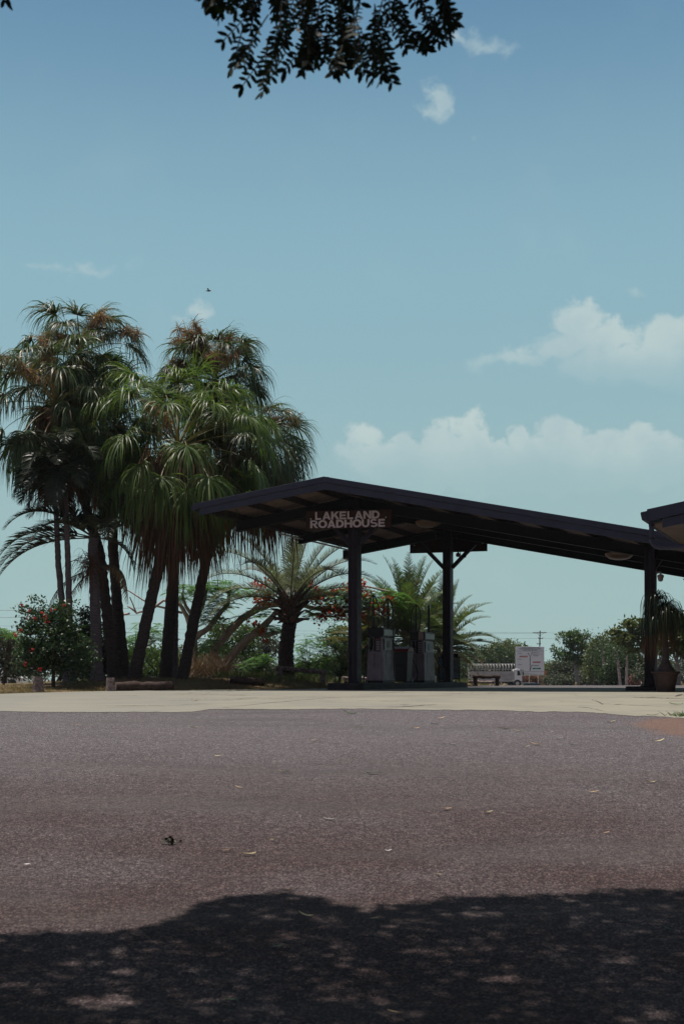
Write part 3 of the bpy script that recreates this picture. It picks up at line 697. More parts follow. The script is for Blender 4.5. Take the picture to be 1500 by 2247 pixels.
# ------------------------------------------------------------------ potted ponytail palm
rng = np.random.default_rng(7)
def ribbons(name, starts, d0, length, width, droop, mat, parent, steps=6, rngs=rng, lenvar=.3, side=None, wav=.03):
    """drooping strips grown from points; all arrays (N,3)"""
    N = len(starts); p = np.array(starts, float); d = np.array(d0, float); d /= np.linalg.norm(d, axis=1, keepdims=True)
    L_ = (np.ones(N) * length) * (1 + rngs.uniform(-lenvar, lenvar, N)); dr = np.ones(N) * droop
    V = np.empty((N, steps + 1, 2, 3)); g = np.array([0, 0, -1.0])
    s = np.cross(d, rngs.normal(0, 1, (N, 3)) if side is None else side); s /= np.linalg.norm(s, axis=1, keepdims=True) + 1e-9
    for k in range(steps + 1):
        wk = (width if np.isscalar(width) else width) * np.sin(np.pi * min(1, .25 + .78 * k / steps)) ** .7 if k < steps else .12 * width
        V[:, k, 0] = p - s * (wk / 2 if np.isscalar(wk) else wk[:, None] / 2); V[:, k, 1] = p + s * (wk / 2 if np.isscalar(wk) else wk[:, None] / 2)
        p = p + d * (L_ / steps)[:, None]
        d = d + g * (dr * (k + 1) / steps)[:, None] + rngs.normal(0, wav, (N, 3)); d /= np.linalg.norm(d, axis=1, keepdims=True)
    idx = np.arange(N * (steps + 1) * 2).reshape(N, steps + 1, 2)
    Fc = np.stack([idx[:, :-1, 0], idx[:, :-1, 1], idx[:, 1:, 1], idx[:, 1:, 0]], -1).reshape(-1, 4)
    V = V.reshape(-1, 3)
    if name is None: return V, Fc
    return arr_mesh(name, V, Fc, mat, parent)
LM_pony = leafmat('ponytail leaves', (.018, .028, .018), (.035, .05, .025), .35, .2, c3=(.10, .06, .03))
LM_dry = leafmat('dry brown leaves', (.10, .05, .035), (.16, .085, .055), .8, .2)
pp = Gb(1459, 33.2); pt = thing('potted_palm', 'ponytail palm in a big brown pot beside the right canopy column', 'potted plant', pp)
M_pot = flat('dark terracotta pot', (.075, .045, .042), .75, .35, 5, .3)
m = MB(); m.lathe(pp, [(.22, 0), (.235, .03), (.30, .40), (.32, .47), (.365, .49), (.37, .53), (.33, .54), (.31, .50), (.28, .46)], 32); m.build('pot', M_pot, pt)
m = MB(); m.lathe(pp, [(.30, .40), (.29, .49), (.01, .50)], 20); m.build('soil', MG, pt)
M_pst = bark('ponytail bark', (.10, .075, .085), (.05, .038, .04))
m = MB(); m.lathe(pp + UP * .47, [(.24, 0), (.25, .05), (.21, .14), (.13, .26), (.085, .40), (.07, .70), (.06, 1.0), (.07, 1.35), (.04, 1.75)], 16); m.build('stem', M_pst, pt)
def pony(c, n, L, seed, mat, nm, el=(.5, 1.45)):
    r = np.random.default_rng(seed); az = r.uniform(0, 2 * np.pi, n); e_ = r.uniform(*el, n)
    d = np.stack([np.cos(az) * np.cos(e_), np.sin(az) * np.cos(e_), np.sin(e_)], 1); st = np.array(c) + d * .04
    ribbons(nm, st, d, L * .98, .020, 3.4, mat, pt, 9, r, .3)
pony(pp + UP * 2.0, 260, 1.15, 3, LM_pony, 'foliage'); pony(pp + UP * 1.85 - XX * .2, 150, 1.05, 4, LM_pony, 'foliage'); pony(pp + UP * 2.35 - XX * .22, 90, .9, 5, LM_pony, 'foliage')
pony(pp + UP * 1.75, 110, .85, 6, LM_dry, 'dry_leaves', (-.9, .1)); pony(pp + UP * 1.5 - XX * .4, 50, .8, 8, LM_dry, 'dry_leaves', (-1.0, .1))

# ------------------------------------------------------------------ logs, stump, log rails
M_log = bark('weathered log', (.27, .22, .21), (.09, .06, .058), (6, 6, 6), .8)
M_logd = bark('brown log', (.07, .046, .040), (.03, .02, .018), (5, 5, 5), .8)
M_cut = bark('cut log end', (.22, .17, .14), (.12, .09, .075), (14, 14, 14), .4)
prng = random.Random(5)
def log(name, label, p, q, r, mat, n=9):
    t = thing(name, label, 'log', Vector(p) - UP * r); p = Vector(p); q = Vector(q)
    pts = [p.lerp(q, i / n) + Vector((0, prng.uniform(-.02, .02), prng.uniform(-.02, .02))) for i in range(n + 1)]
    m = MB(); m.tube(pts, [r * prng.uniform(.92, 1.08) for _ in pts], 14, True, .06, prng); m.build('log_body', mat, t)
    d = (q - p).normalized()
    for a, s in ((p, -1), (q, 1)):
        m = MB(); m.tube([a + d * s * .001, a + d * s * .006], r * .9, 14); m.build('cut_end', M_cut, t)
    return t
def stump(label, x, D, r, h, lean=0.0):
    b = G(x, D, -.06); t = thing('wooden_post', label, 'post', b)
    m = MB(); k = 18; rr = [r * prng.uniform(.88, 1.12) for _ in range(k)]
    vs = []
    zs = [0, h * .3, h * .65, h * .92, h + .06]
    for i, z in enumerate(zs):
        for j in range(k):
            a = 2 * math.pi * j / k; q = rr[j] * (1.04 - .05 * i) * prng.uniform(.96, 1.04)
            vs.append(b + Vector((math.cos(a) * q + lean * z, math.sin(a) * q, z + (prng.uniform(-.03, .01) if i == 4 else 0))))
    fs = [(i * k + j, i * k + (j + 1) % k, (i + 1) * k + (j + 1) % k, (i + 1) * k + j) for i in range(4) for j in range(k)] + [tuple(range(4 * k, 5 * k))]
    m.add(vs, fs); m.build('trunk_section', M_log, t)
    m = MB(); c = b + UP * (h + .055) + Vector((lean * h, 0, 0)); m.tube([c, c + UP * .012], r * .74, 12); m.build('cut_top', M_cut, t)
stump('short weathered timber stump standing alone at the left verge', 84, 32.6, .135, .40)
stump('weathered timber stump at the left end of the long lying log', 243, 34.3, .115, .36)
log('lying_log', 'long brown log lying on the verge under the fan palms', G(254, 34.5, .13), G(380, 35.2, .14), .125, M_logd)
log('lying_log', 'dark lying log in the shade left of the rail', G(505, 38.6, .10), G(578, 38.8, .10), .115, M_logd)
def rail(label, x0, x1, D, h, r=.07, mat=M_log, sag=0.0):
    a = G(x0, D); b = G(x1, D + .3); t = thing('log_rail', label, 'rail', (a + b) / 2)
    for p, rr in ((a, r * 1.25), (b, r * 1.2)):
        m = MB(); m.tube([p - UP * .05, p + UP * h * .5, p + UP * (h - r * .2)], [rr, rr * .95, rr * .9], 10, True, .07, prng); m.build('post', mat, t)
    pts = [a.lerp(b, i / 8) + UP * (h + r * .5 + prng.uniform(-.02, .02) - sag * math.sin(math.pi * i / 8)) + (b - a).normalized() * (i / 8 - .5) * .25 for i in range(9)]
    m = MB(); m.tube(pts, [r * prng.uniform(.85, 1.1) for _ in pts], 10, True, .08, prng); m.build('rail_beam', mat, t)
rail('low rough log rail in front of the silver palm trunk', 613, 708, 42.5, .34, .085)
rail('low log rail half hidden behind the front canopy column', 758, 808, 47.0, .30, .06)
rail('broken log rail in front of the white stock truck', 1042, 1090, 56.0, .36, .085, M_logd)
log('lying_log', 'pale broken log lying below the rail by the truck', G(1028, 57.5, .10), G(1084, 57.0, .16), .06, M_log)

# ------------------------------------------------------------------ stock truck, far signs, pole
M_wht = flat('white vehicle paint', (.80, .80, .78), .4, .12, 2); M_cr = flat('pale grey crate metal', (.58, .56, .54), .5, .3, 3)
M_gl = flat('dark glass', (.02, .025, .03), .1, .1, spec=.8); M_whl = flat('tyre', (.02, .02, .02), .8, .2)
TD = 142.0; sx = TD / F
tb = Vector(((1030 - 750) * sx, TD, float(zground((1030 - 750) * sx, TD)) + .0))
tr = thing('stock_truck', 'white truck with a barred stock crate beyond the canopy', 'truck', tb + Vector((2.8, 1.0, 0)))
def T(x, y, z): return tb + Vector((x, y, z))
cl, cw, c0, c1 = 4.95, 2.0, .75, 2.60
m = MB(); m.box(T(cl / 2, cw / 2, c0 - .06), (cl, cw, .12)); m.build('deck', M_cr, tr)
m = MB()
for y in (0, cw):
    n = 15 if y == 0 else 5
    for i in range(n + 1):
        x = cl * i / n
        m.bar(T(x, y, c0), T(x, y, c1 - .2), .05, .05, YY)
    for z in (.95, 1.15, 1.35, 1.55, 1.74, 2.02): m.bar(T(0, y, z), T(cl, y, z), .04, .06)
    m.box(T(cl / 2, y + (.03 if y else -.03), 1.24), (cl, .012, .9))
m.build('crate_side', flat('crate side sheet', (.40, .38, .36), .6, .35, 2), tr)
m = MB()
for i in range(16):
    x = cl * i / 15
    m.tube([T(x, 0, c1 - .42), T(x, .03, c1 - .15), T(x, .15, c1), T(x, cw - .15, c1), T(x, cw - .03, c1 - .15), T(x, cw, c1 - .42)], .03, 5)
for y, z in ((.15, c1), (cw / 2, c1), (cw - .15, c1)): m.bar(T(0, y, z), T(cl, y, z), .05, .05)
m.build('crate_hoop', M_wht, tr)
m = MB()
for x in (0, cl * .47, cl):
    for z in (1.0, 1.3, 1.6, 1.9): m.bar(T(x, 0, z), T(x, cw, z), .04, .05)
m.build('crate_gate', M_cr, tr)
m = MB(); prof = [(cl + .05, .55), (cl + .05, 1.98), (cl + .35, 2.06), (cl + .62, 1.98), (cl + .78, 1.38), (cl + .86, 1.30), (cl + .88, .50), (cl + .8, .45), (cl + .10, .45)]
m.prism([T(x, .05, z) for x, z in prof][::-1], YY * 1.85); cab = m.build('cab', M_wht, tr, .03)
m = MB(); m.prism([T(x, .04, z) for x, z in ((cl + .33, 1.30), (cl + .33, 1.85), (cl + .58, 1.82), (cl + .72, 1.32))][::-1], YY * .012); m.build('side_window', M_gl, cab)
m = MB(); m.prism([T(cl + .66, .15, 1.96), T(cl + .66, 1.8, 1.96), T(cl + .815, 1.8, 1.36), T(cl + .815, .15, 1.36)], Vector((.012, 0, .004))); m.build('windscreen', M_gl, cab)
m = MB(); m.box(T(cl + .95, -.12, 1.55), (.12, .05, .42)); m.bar(T(cl + .75, .05, 1.65), T(cl + .95, -.12, 1.65), .02, .02); m.build('mirror', M_whl, cab)
m = MB(); m.box(T(cl + .80, -.0, .62), (.2, .08, .14)); m.build('headlight', M_pap, cab)
for x in (.9, 1.55, cl + .35):
    for y in (.12, cw - .12):
        m = MB(); m.tube([T(x, y - .12, .42), T(x, y + .12, .42)], .42, 20); wh = m.build('wheel', M_whl, tr)
        m = MB(); m.tube([T(x, y - .125, .42), T(x, y + .125, .42)], .2, 14); m.build('rim', M_cr, wh)
m = MB(); m.bar(T(.1, .6, .62), T(cl + .1, .6, .62), .08, .14); m.bar(T(.1, 1.4, .62), T(cl + .1, 1.4, .62), .08, .14); m.build('chassis', M_stl, tr)

# road information sign
D_ = 160.0; k_ = D_ / F
sc = W(1161.5, 1450.5, D_); wd, hg = 63 * k_, 63 * k_; gz = float(zground(sc.x, D_))
isn = thing('road_information_sign', 'large pale road information sign with a route diagram behind the truck', 'sign', (sc.x, D_, gz))
M_sg = flat('pale sign sheeting', (.62, .68, .76), .5, .08, 1, .3, bump=.02); M_sb = flat('sign lettering dark', (.03, .035, .05), .6, .1)
m = MB(); m.box(sc, (wd, .06, hg)); m.build('panel', M_sg, isn, .02)
for s in (-.5, -.02, .33):
    m = MB(); m.bar((sc.x + s * wd * .9, D_ + .1, gz - .1), (sc.x + s * wd * .9, D_ + .1, sc.z + hg * .4), .10, .10, YY); m.build('post', M_cr, isn)
def SP(x, y): return W(x, y, D_ - .034)        # pixel position on the face of the panel
fx = (Vector((1, 0, 0)), Vector((0, 0, 1)), Vector((0, -1, 0)))
def sgt(body, x, y, w, h, mat=M_sb, align='CENTER', nm='lettering'):
    return text_mesh(nm, body, mat, SP(x, y), fx, w * k_ if w else None, h * k_, .012, .012, isn, align)
sgt('PENINSULA DEVELOPMENTAL ROAD', 1163, 1421.3, 38, 2.1); sgt('ROAD CONDITION AND LOAD LIMITS', 1162.5, 1424, 48, 1.9); sgt('INFORMATION CURRENT AS AT', 1162, 1426.6, 32, 1.6)
for nm, x, y, w in (('Weipa', 1136, 1433.8, 8), ('Coen', 1136, 1446.4, 7), ('Laura', 1136, 1458.2, 8), ('Lakeland', 1136, 1470.3, 12.5)): sgt(nm, x, y, w, 2.2, align='LEFT')
sgt('Cape York', 1168, 1432.5, 14.5, 2.3, align='LEFT'); sgt('Cooktown', 1168, 1460, 13, 2.2, align='LEFT')
sgt('local roads may be closed', 1168, 1435.6, 21, 1.1, align='LEFT'); sgt('in wet season', 1168, 1437.3, 11, 1.1, align='LEFT'); sgt('check conditions', 1168, 1439, 14, 1.1, align='LEFT')
sgt('For information phone', 1142, 1476.8, 16, 1.2, align='LEFT'); sgt('or call at the roadhouse for updates', 1142, 1478.6, 32, 1.2, align='LEFT'); sgt('Department of Transport and Main Roads', 1142, 1480.6, 46, 1.2, align='LEFT')
m = MB()
for y in (1428.6, 1473.6): m.box(SP(1161.5, y) + YY * .004, (62 * k_, .02, .5 * k_))
m.build('rule_line', M_sb, isn)
m = MB()
def seg(a, b, w): m.prism([SP(a[0] - w / 2, a[1]), SP(a[0] + w / 2, a[1]), SP(b[0] + w / 2, b[1]), SP(b[0] - w / 2, b[1])], Vector((0, -.01, 0)))
seg((1158, 1434), (1162.2, 1441), 1.0); seg((1162.2, 1441), (1162, 1471), 1.2); seg((1165.8, 1434), (1162.3, 1441), .7); seg((1165.8, 1460), (1162, 1471), .9)
for x, y in ((1158, 1434), (1166, 1432.5), (1162, 1447), (1162, 1458), (1166, 1460), (1162, 1471)): m.box(SP(x, y) - YY * .004, (1.9 * k_, .016, 1.9 * k_))
m.build('route_diagram', M_sb, isn)
M_rs = flat('red status plate', (.36, .045, .04), .5, .1); M_gs = flat('teal status plate', (.03, .50, .42), .5, .05); M_ww = flat('white lettering', (.7, .6, .6), .6, .1)
for nm, x, y, w, mat, tm in (('CAUTION', 1147.7, 1440.6, 17.5, M_rs, M_ww), ('CAUTION', 1176.5, 1453, 17, M_rs, M_ww), ('OPEN', 1176.5, 1467, 17, M_sb, M_gs)):
    m = MB(); m.box(SP(x, y), (w * k_, .02, 3.0 * k_)); m.build('status_plate', mat, isn)
    if nm == 'OPEN':
        m = MB(); m.box(SP(x, y) - YY * .012, (9.5 * k_, .02, 3.0 * k_)); m.build('status_plate', M_gs, isn); text_mesh('lettering', nm, M_sb, SP(x, y) - YY * .024, fx, 7 * k_, 1.7 * k_, .01, .0, isn)
    else: text_mesh('lettering', nm, tm, SP(x, y) - YY * .012, fx, w * .8 * k_, 1.8 * k_, .012, .0, isn)
# orange hazard board
c = W(1196.5, 1479, 150); gz = float(zground(c.x, 150)); ob = thing('orange_sign', 'small orange board on a leg right of the road information sign', 'sign', (c.x, 150, gz))
M_or = flat('faded orange paint', (.42, .17, .06), .6, .2)
m = MB(); m.box(c, (.42, .04, .75)); m.box(c + Vector((-.15, 0, -.30)), (.3, .045, .2)); m.build('board', M_or, ob); m = MB(); m.bar((c.x - .05, 150.05, gz - .1), (c.x - .05, 150.05, c.z), .09, .07, YY); m.build('leg', M_or, ob)
# power pole and wires
D_ = 250.0; k_ = D_ / F; pb = W(1184, 1384, D_); gz = float(zground(pb.x, D_))
pl = thing('power_pole', 'dark timber power pole with cross arms rising behind the information sign', 'power pole', (pb.x, D_, gz))
M_pole = bark('pole timber', (.07, .06, .055), (.035, .03, .028))
m = MB(); m.tube([(pb.x - .3, D_, gz - .3), (pb.x, D_, pb.z)], [.16, .11], 10); m.build('pole', M_pole, pl)
for z, w, off in ((1388.5, 30, -1), (1401, 11, 1), (1413, 9, -3)):
    p = W(1184 + off, z, D_); m = MB(); m.box(p - YY * .12, (w * k_, .09, .13)); ar = m.build('cross_arm', M_pole, pl)
    for s in (-.43, -.12, .15, .4):
        if w < 20 and abs(s) < .2: continue
        m = MB(); m.lathe(p - YY * .12 + XX * s * w * k_ + UP * .06, [(.03, 0), (.07, .05), (.05, .12), (.08, .18), (.03, .24)], 8); m.build('insulator', M_cr, ar)
m = MB()
for s in (-1, 1): m.bar(W(1184 + s * 8, 1389, D_), W(1184 + s * 1, 1395, D_), .05, .05)
m.build('arm_brace', M_pole, pl)
M_wire = flat('dark wire', (.05, .05, .055), .5, .1)
def wires(label, pts_list, r):
    for i, (a, b, sag) in enumerate(pts_list):
        pts = [a.lerp(b, j / 14) - UP * (sag * 4 * (j / 14) * (1 - j / 14)) for j in range(15)]
        m = MB(); m.tube(pts, r, 5); o = m.build('power_line', M_wire); tag(o, label[i], 'power line', 'overhead power lines')
wires(['highest power line running left from the pole', 'second power line running left from the pole', 'lowest power line running left from the pole', 'power line running right from the pole arm', 'lower power line running right from the pole'],
      [(W(1171, 1388, 250), W(-700, 1352, 300), .8), (W(1183, 1390, 250), W(-700, 1360, 300), 1.2), (W(1178, 1401, 250), W(-700, 1378, 300), 1.2),
       (W(1197, 1388, 250), W(2300, 1440, 230), .6), (W(1189, 1400, 250), W(2300, 1455, 230), .6)], .018)
wires(['upper of two power lines at the far left', 'lower of two power lines at the far left'], [(W(-300, 1342, 90), W(320, 1334, 95), .05), (W(-300, 1358, 90), W(320, 1349, 95), .05)], .014)
# markers beside the road
for lab, nm, x, y0, D, r, mat, cat in (('yellow marker post beside the far road', 'marker_post', 1263, 1497, 118, .075, flat('yellow paint', (.48, .36, .10), .6, .15), 'bollard'),
      ('white guide post just right of the yellow post', 'guide_post', 1283, 1502, 120, .04, M_cr, 'guide post'), ('white guide post left of the forest trunks', 'guide_post', 1297, 1503, 120, .045, M_cr, 'guide post'),
      ('tall white guide post left of the right canopy column', 'guide_post', 1406, 1496, 100, .05, M_wht, 'guide post')):
    p = W(x, y0, D); gz = float(zground(p.x, D)); t = thing(nm, lab, cat, (p.x, D, gz))
    m = MB(); m.tube([(p.x, D, gz - .1), (p.x, D, p.z - .05), (p.x, D, p.z)], [r, r, r * .7], 10); m.build('shaft', mat, t)
    m = MB(); m.tube([(p.x, D, p.z - .22), (p.x, D, p.z - .14)], r * 1.06, 10); m.build('reflector', M_red, t)
# parked vehicles glimpsed far away
def car(label, p, L_, col, yaw=0.0):
    t = thing('parked_car', label, 'car', p); c, s = math.cos(yaw), math.sin(yaw)
    def Q(x, y, z): return Vector(p) + Vector((x * c - y * s, x * s + y * c, z))
    m = MB(); pr = [(-.5, .32), (-.5, .85), (-.30, .98), (.12, .98), (.34, .92), (.5, .78), (.5, .32)]
    m.prism([Q(x * L_, -.85, z) for x, z in pr][::-1], Q(0, 1.7, 0) - Q(0, 0, 0)); m.build('body', col, t, .04)
    m = MB(); pr = [(-.46, .95), (-.36, 1.45), (.02, 1.47), (.16, .97)]; m.prism([Q(x * L_, -.72, z) for x, z in pr][::-1], Q(0, 1.44, 0) - Q(0, 0, 0)); cb = m.build('cabin', col, t, .04)
    m = MB(); pr = [(-.41, 1.0), (-.34, 1.38), (.0, 1.4), (.10, 1.0)]; m.prism([Q(x * L_, -.735, z) for x, z in pr][::-1], Q(0, 1.47, 0) - Q(0, 0, 0)); m.build('side_window', M_gl, cb)
    for x in (-.32, .32):
        for y in (-.78, .78): m = MB(); m.tube([Q(x * L_, y - .1, .32), Q(x * L_, y + .1, .32)], .33, 14); m.build('wheel', M_whl, t)
p = Vector((W(1166, 0, 150).x, 150, float(zground(W(1166, 0, 150).x, 150)))); t = thing('low_car_stand_in', 'low dark teal stand-in for the car glimpsed beneath the road information sign', 'vehicle', p)  # low deck standing in for a dark car of which little shows
M_tl = flat('teal vehicle paint', (.02, .05, .07), .5, .2)
m = MB(); m.box(p + UP * .36, (2.1, 1.4, .26)); m.build('deck', M_tl, t, .02)
m = MB(); m.bar(p + Vector((-1.1, -.7, .54)), p + Vector((.3, -.7, .54)), .04, .05); m.build('rail', M_wht, t)
for sx_ in (-.6, .6): m = MB(); m.tube([p + Vector((sx_, -.78, .2)), p + Vector((sx_, -.66, .2))], .2, 12); m.build('wheel', M_whl, t)
p = Vector((W(-6, 0, 95).x, 95, float(zground(W(-6, 0, 95).x, 95)))); car('pale car parked beyond the verge at the left edge', p, 4.2, M_wht)

# bird
bp = W(457, 638, 60); m = MB(); m.tube([bp - XX * .12, bp - XX * .05, bp + XX * .03, bp + XX * .10, bp + XX * .14], [.008, .03, .04, .025, .006], 8)
m.add([bp + Vector((-.02, 0, .02)), bp + Vector((.05, 0, .02)), bp + Vector((.02, .16, .07)), bp + Vector((-.03, .30, .03))], [(0, 1, 2, 3)])
m.add([bp + Vector((-.02, 0, .02)), bp + Vector((.05, 0, .02)), bp + Vector((.02, -.16, .07)), bp + Vector((-.03, -.30, .03))], [(0, 1, 2, 3)])
tag(m.build('bird', M_blk), 'tiny dark bird flying above the fan palms', 'bird')

# ------------------------------------------------------------------ palms
LM_fan = leafmat('fan palm leaf', (.048, .086, .026), (.105, .138, .036), .5, .32, .22, c3=(.16, .13, .06))
LM_fan2 = leafmat('fan palm leaf dark', (.028, .054, .022), (.066, .096, .032), .42, .34, .3, c3=(.12, .09, .045))
LM_skirt = leafmat('dead palm skirt', (.085, .040, .030), (.14, .075, .048), .8, .25, .2)
LM_pet = leafmat('palm leaf stalk', (.10, .10, .045), (.14, .11, .05), .5, .1)
LM_flow = leafmat('palm flower stalk', (.22, .12, .08), (.29, .18, .11), .8, .35)
BK_palm = bark('palm trunk', (.07, .052, .050), (.03, .022, .024), (4, 4, 18), .9)
BK_grey = bark('smooth grey palm trunk', (.13, .105, .115), (.075, .06, .068), (3, 3, 14), .5)
nrm = lambda a: a / (np.linalg.norm(a, axis=-1, keepdims=True) + 1e-9)
def arc_pts(p, d, L, droop, n):
    pts = [np.array(p, float)]; d = np.array(d, float); d /= np.linalg.norm(d)
    for i in range(n):
        pts.append(pts[-1] + d * L / n); d = d + np.array([0, 0, -1.0]) * droop * (i + 1) / n / n * 2; d /= np.linalg.norm(d)
    return pts, d
def trunk(name, pts, r0, r1, mat, parent, flare=1.5, n=12, seed=0, rings=False, shag=0.0):
    r = random.Random(seed); P = [Vector(p) for p in pts]; out = []; L = len(P)
    m = MB(); N = 60 if rings else 14; q = []; rr = []
    for i in range(N + 1):
        u = i / N * (L - 1); k = min(int(u), L - 2); f = u - k; c = P[k].lerp(P[k + 1], f); t = i / N
        fl = 1 + (flare - 1) * max(0, 1 - t * 9) ** 2
        q.append(c + Vector((r.uniform(-1, 1), r.uniform(-1, 1), 0)) * r0 * .05); rr.append((r0 + (r1 - r0) * t) * fl * (1 + (.10 * (i % 2) if rings else 0) + r.uniform(-.03, .03)))
    m.tube(q, rr, n, True, .03, r)
    return m.build(name, mat, parent)
def fan_palm(label, base, top, r0, nf, seed, petL=1.55, segL=1.35, skirt=120, skL=2.0, flowers=0, el_rng=(-55, 80), lmat=None, group='drooping fan palms on the verge', lean=None, skirt_r=.35, nseg=74, azf=None):
    rg = np.random.default_rng(seed); base = Vector(base); top = Vector(top)
    t = thing('fan_palm', label, 'palm tree', base, group)
    mid = base.lerp(top, .5) + (lean or Vector((0, 0, 0)))
    trunk('trunk', [base - UP * .15, base.lerp(mid, .5), mid, mid.lerp(top, .5), top], r0, r0 * .72, BK_palm, t, 1.2, 14, seed, True)
    Vs, Fs, off = [], [], 0; PV, PF, po = [], [], 0
    ga = 2.39996
    for i in range(nf):
        u = (i + .5) / nf; el = math.radians(el_rng[1] + (el_rng[0] - el_rng[1]) * u ** .85 + rg.uniform(-7, 7)); az = i * ga + rg.uniform(-.25, .25)
        d = np.array([math.cos(az) * math.cos(el), math.sin(az) * math.cos(el), math.sin(el)])
        L = petL * rg.uniform(.85, 1.15) * (.80 + .3 * math.sin(math.pi * min(1, u * 1.3)))
        pts, dd = arc_pts(np.array(top) + np.array([0, 0, .35 * (1 - u) - .1]), d, L, .75, 7)
        # stalk strip
        s = nrm(np.cross(d, [0, 0, 1.0]) + 1e-6); w = np.linspace(.032, .014, len(pts))
        V = np.empty((len(pts), 3, 3)); 
        for k, p in enumerate(pts): V[k, 0] = p - s * w[k]; V[k, 1] = p + np.array([0, 0, -w[k]]); V[k, 2] = p + s * w[k]
        idx = np.arange(len(pts) * 3).reshape(-1, 3) + po
        PF.append(np.concatenate([np.stack([idx[:-1, a], idx[:-1, a + 1], idx[1:, a + 1], idx[1:, a]], 1) for a in (0, 1)])); PV.append(V.reshape(-1, 3)); po += len(pts) * 3
        # fan of segments
        c = pts[-1]; f = nrm(dd + np.array([0, 0, -.15])); s = nrm(np.cross(f, [0, 0, 1.0]) + 1e-6); nn = np.cross(s, f)
        tw = rg.uniform(-.35, .35); s2 = s * math.cos(tw) + nn * math.sin(tw); nn = np.cross(s2, f); s = s2
        al = np.linspace(-1.8, 1.8, nseg) + rg.normal(0, .03, nseg)
        D0 = f[None] * np.cos(al)[:, None] + s[None] * np.sin(al)[:, None] + nn[None] * (.22 * np.abs(np.sin(al)))[:, None] + rg.normal(0, .12, (nseg, 3))
        SL_ = segL * rg.uniform(.85, 1.1) * (.52 + .48 * np.cos(al * .62)) * rg.uniform(.70, 1.15, nseg)
        V, Fc = ribbons(None, np.repeat(c[None], nseg, 0), D0, 1.0, .025, .50 + .95 * u + .4 * rg.uniform(), None, None, 7, rg, .0, side=np.repeat(nn[None], nseg, 0) + rg.normal(0, .45, (nseg, 3)), wav=.085)
        # rescale each segment to its own length
        V = V.reshape(nseg, -1, 3); V = c + (V - c) * SL_[:, None, None]; V = V.reshape(-1, 3)
        Vs.append(V); Fs.append(Fc + off); off += len(V)
    arr_mesh('crown', np.concatenate(Vs), np.concatenate(Fs), lmat or LM_fan, t)
    arr_mesh('leaf_stalks', np.concatenate(PV), np.concatenate(PF), LM_pet, t)
    if skirt:
        az = rg.uniform(0, 2 * np.pi, skirt); h = rg.uniform(-.9, .3, skirt)
        ax = np.array((base - top).normalized()); st = np.array(top) - np.array([0, 0, .1]) + ax * (rg.uniform(0, 1, skirt)[:, None] * .8)
        d = np.stack([np.cos(az), np.sin(az), rg.uniform(-.9, .4, skirt)], 1)
        # bent dead stalks ending in hanging brown fringes
        ends = st + nrm(d) * (skirt_r * rg.uniform(.3, 1.6, skirt))[:, None]
        k = 9; E = np.repeat(ends, k, 0) + rg.normal(0, .09, (skirt * k, 3)); dn = np.repeat(nrm(d), k, 0) * .25 + np.array([0, 0, -1.0]) + rg.normal(0, .16, (skirt * k, 3))
        ribbons('dead_skirt', E, dn, skL, .04, .6, LM_skirt, t, 5, rg, .55)
        ribbons('dead_stalks', st, d, .9, .05, .35, LM_skirt, t, 5, rg, .4)
    for j in range(flowers):
        az = rg.uniform(0, 2 * np.pi); el = rg.uniform(.25, 1.1); d = np.array([math.cos(az) * math.cos(el), math.sin(az) * math.cos(el), math.sin(el)])
        L = rg.uniform(1.4, 2.1); pts, dd = arc_pts(np.array(top) + [0, 0, .2], d, L, .9, 8)
        st = []; ds = []
        for k in range(3, 9):
            n = 60; st.append(pts[k] + rg.normal(0, .05, (n, 3))); ds.append(nrm(rg.normal(0, 1, (n, 3)) + (0, 0, -.4)))
        m = MB(); m.tube([Vector(p) for p in pts], [.02] * 8 + [.008], 5)
        fo = m.build('flower_stalk', LM_flow, t)
        ribbons('blossom', np.concatenate(st), np.concatenate(ds), .36, .022, 1.1, LM_flow, fo, 3, rg, .5)
    return t
def P3(x, y, D): return W(x, y, D)
fan_palm('tallest fan palm at the back left of the clump', G(266, 40.5), P3(176, 782, 40.5), .17, 36, 11, 1.35, 1.30, 60, 1.2, 3, lmat=LM_fan2, lean=Vector((.35, 0, 0)))
fan_palm('broad fan palm leaning to the far left with long drooping leaves', G(252, 38.4), P3(122, 895, 38.8), .17, 42, 12, 1.85, 1.45, 110, 1.7, 2, lmat=LM_fan2, lean=Vector((.45, 0, -.3)))
fan_palm('fan palm behind the gap of the clump with dark dense leaves', G(276, 40.4), P3(252, 940, 42.0), .16, 38, 13, 1.5, 1.5, 120, 2.1, 0, lmat=LM_fan2, lean=Vector((-.25, 0, 0)))
fan_palm('big front fan palm with a long brown skirt over a right leaning trunk', G(292, 38.0), P3(392, 990, 38.2), .18, 52, 14, 2.30, 1.50, 190, 2.3, 1, el_rng=(-60, 78), lmat=leafmat('fresh fan palm leaf', (.055, .105, .028), (.125, .170, .044), .42, .38, .32), lean=Vector((.15, 0, .2)), skirt_r=.6)
fan_palm('fan palm with orange flower stalks topping the right of the clump', G(362, 40.2), P3(474, 838, 42.6), .18, 40, 15, 1.30, 1.30, 100, 1.6, 11, lmat=LM_fan2, lean=Vector((-.45, 0, 0)))
fan_palm('rightmost fan palm with pale hanging leaf tips above the canopy roof', G(398, 39.4), P3(545, 985, 41.8), .17, 56, 16, 1.55, 1.40, 140, 2.1, 2, el_rng=(-80, 70), lmat=LM_fan2, lean=Vector((-.30, 0, 0)), skirt_r=.9)

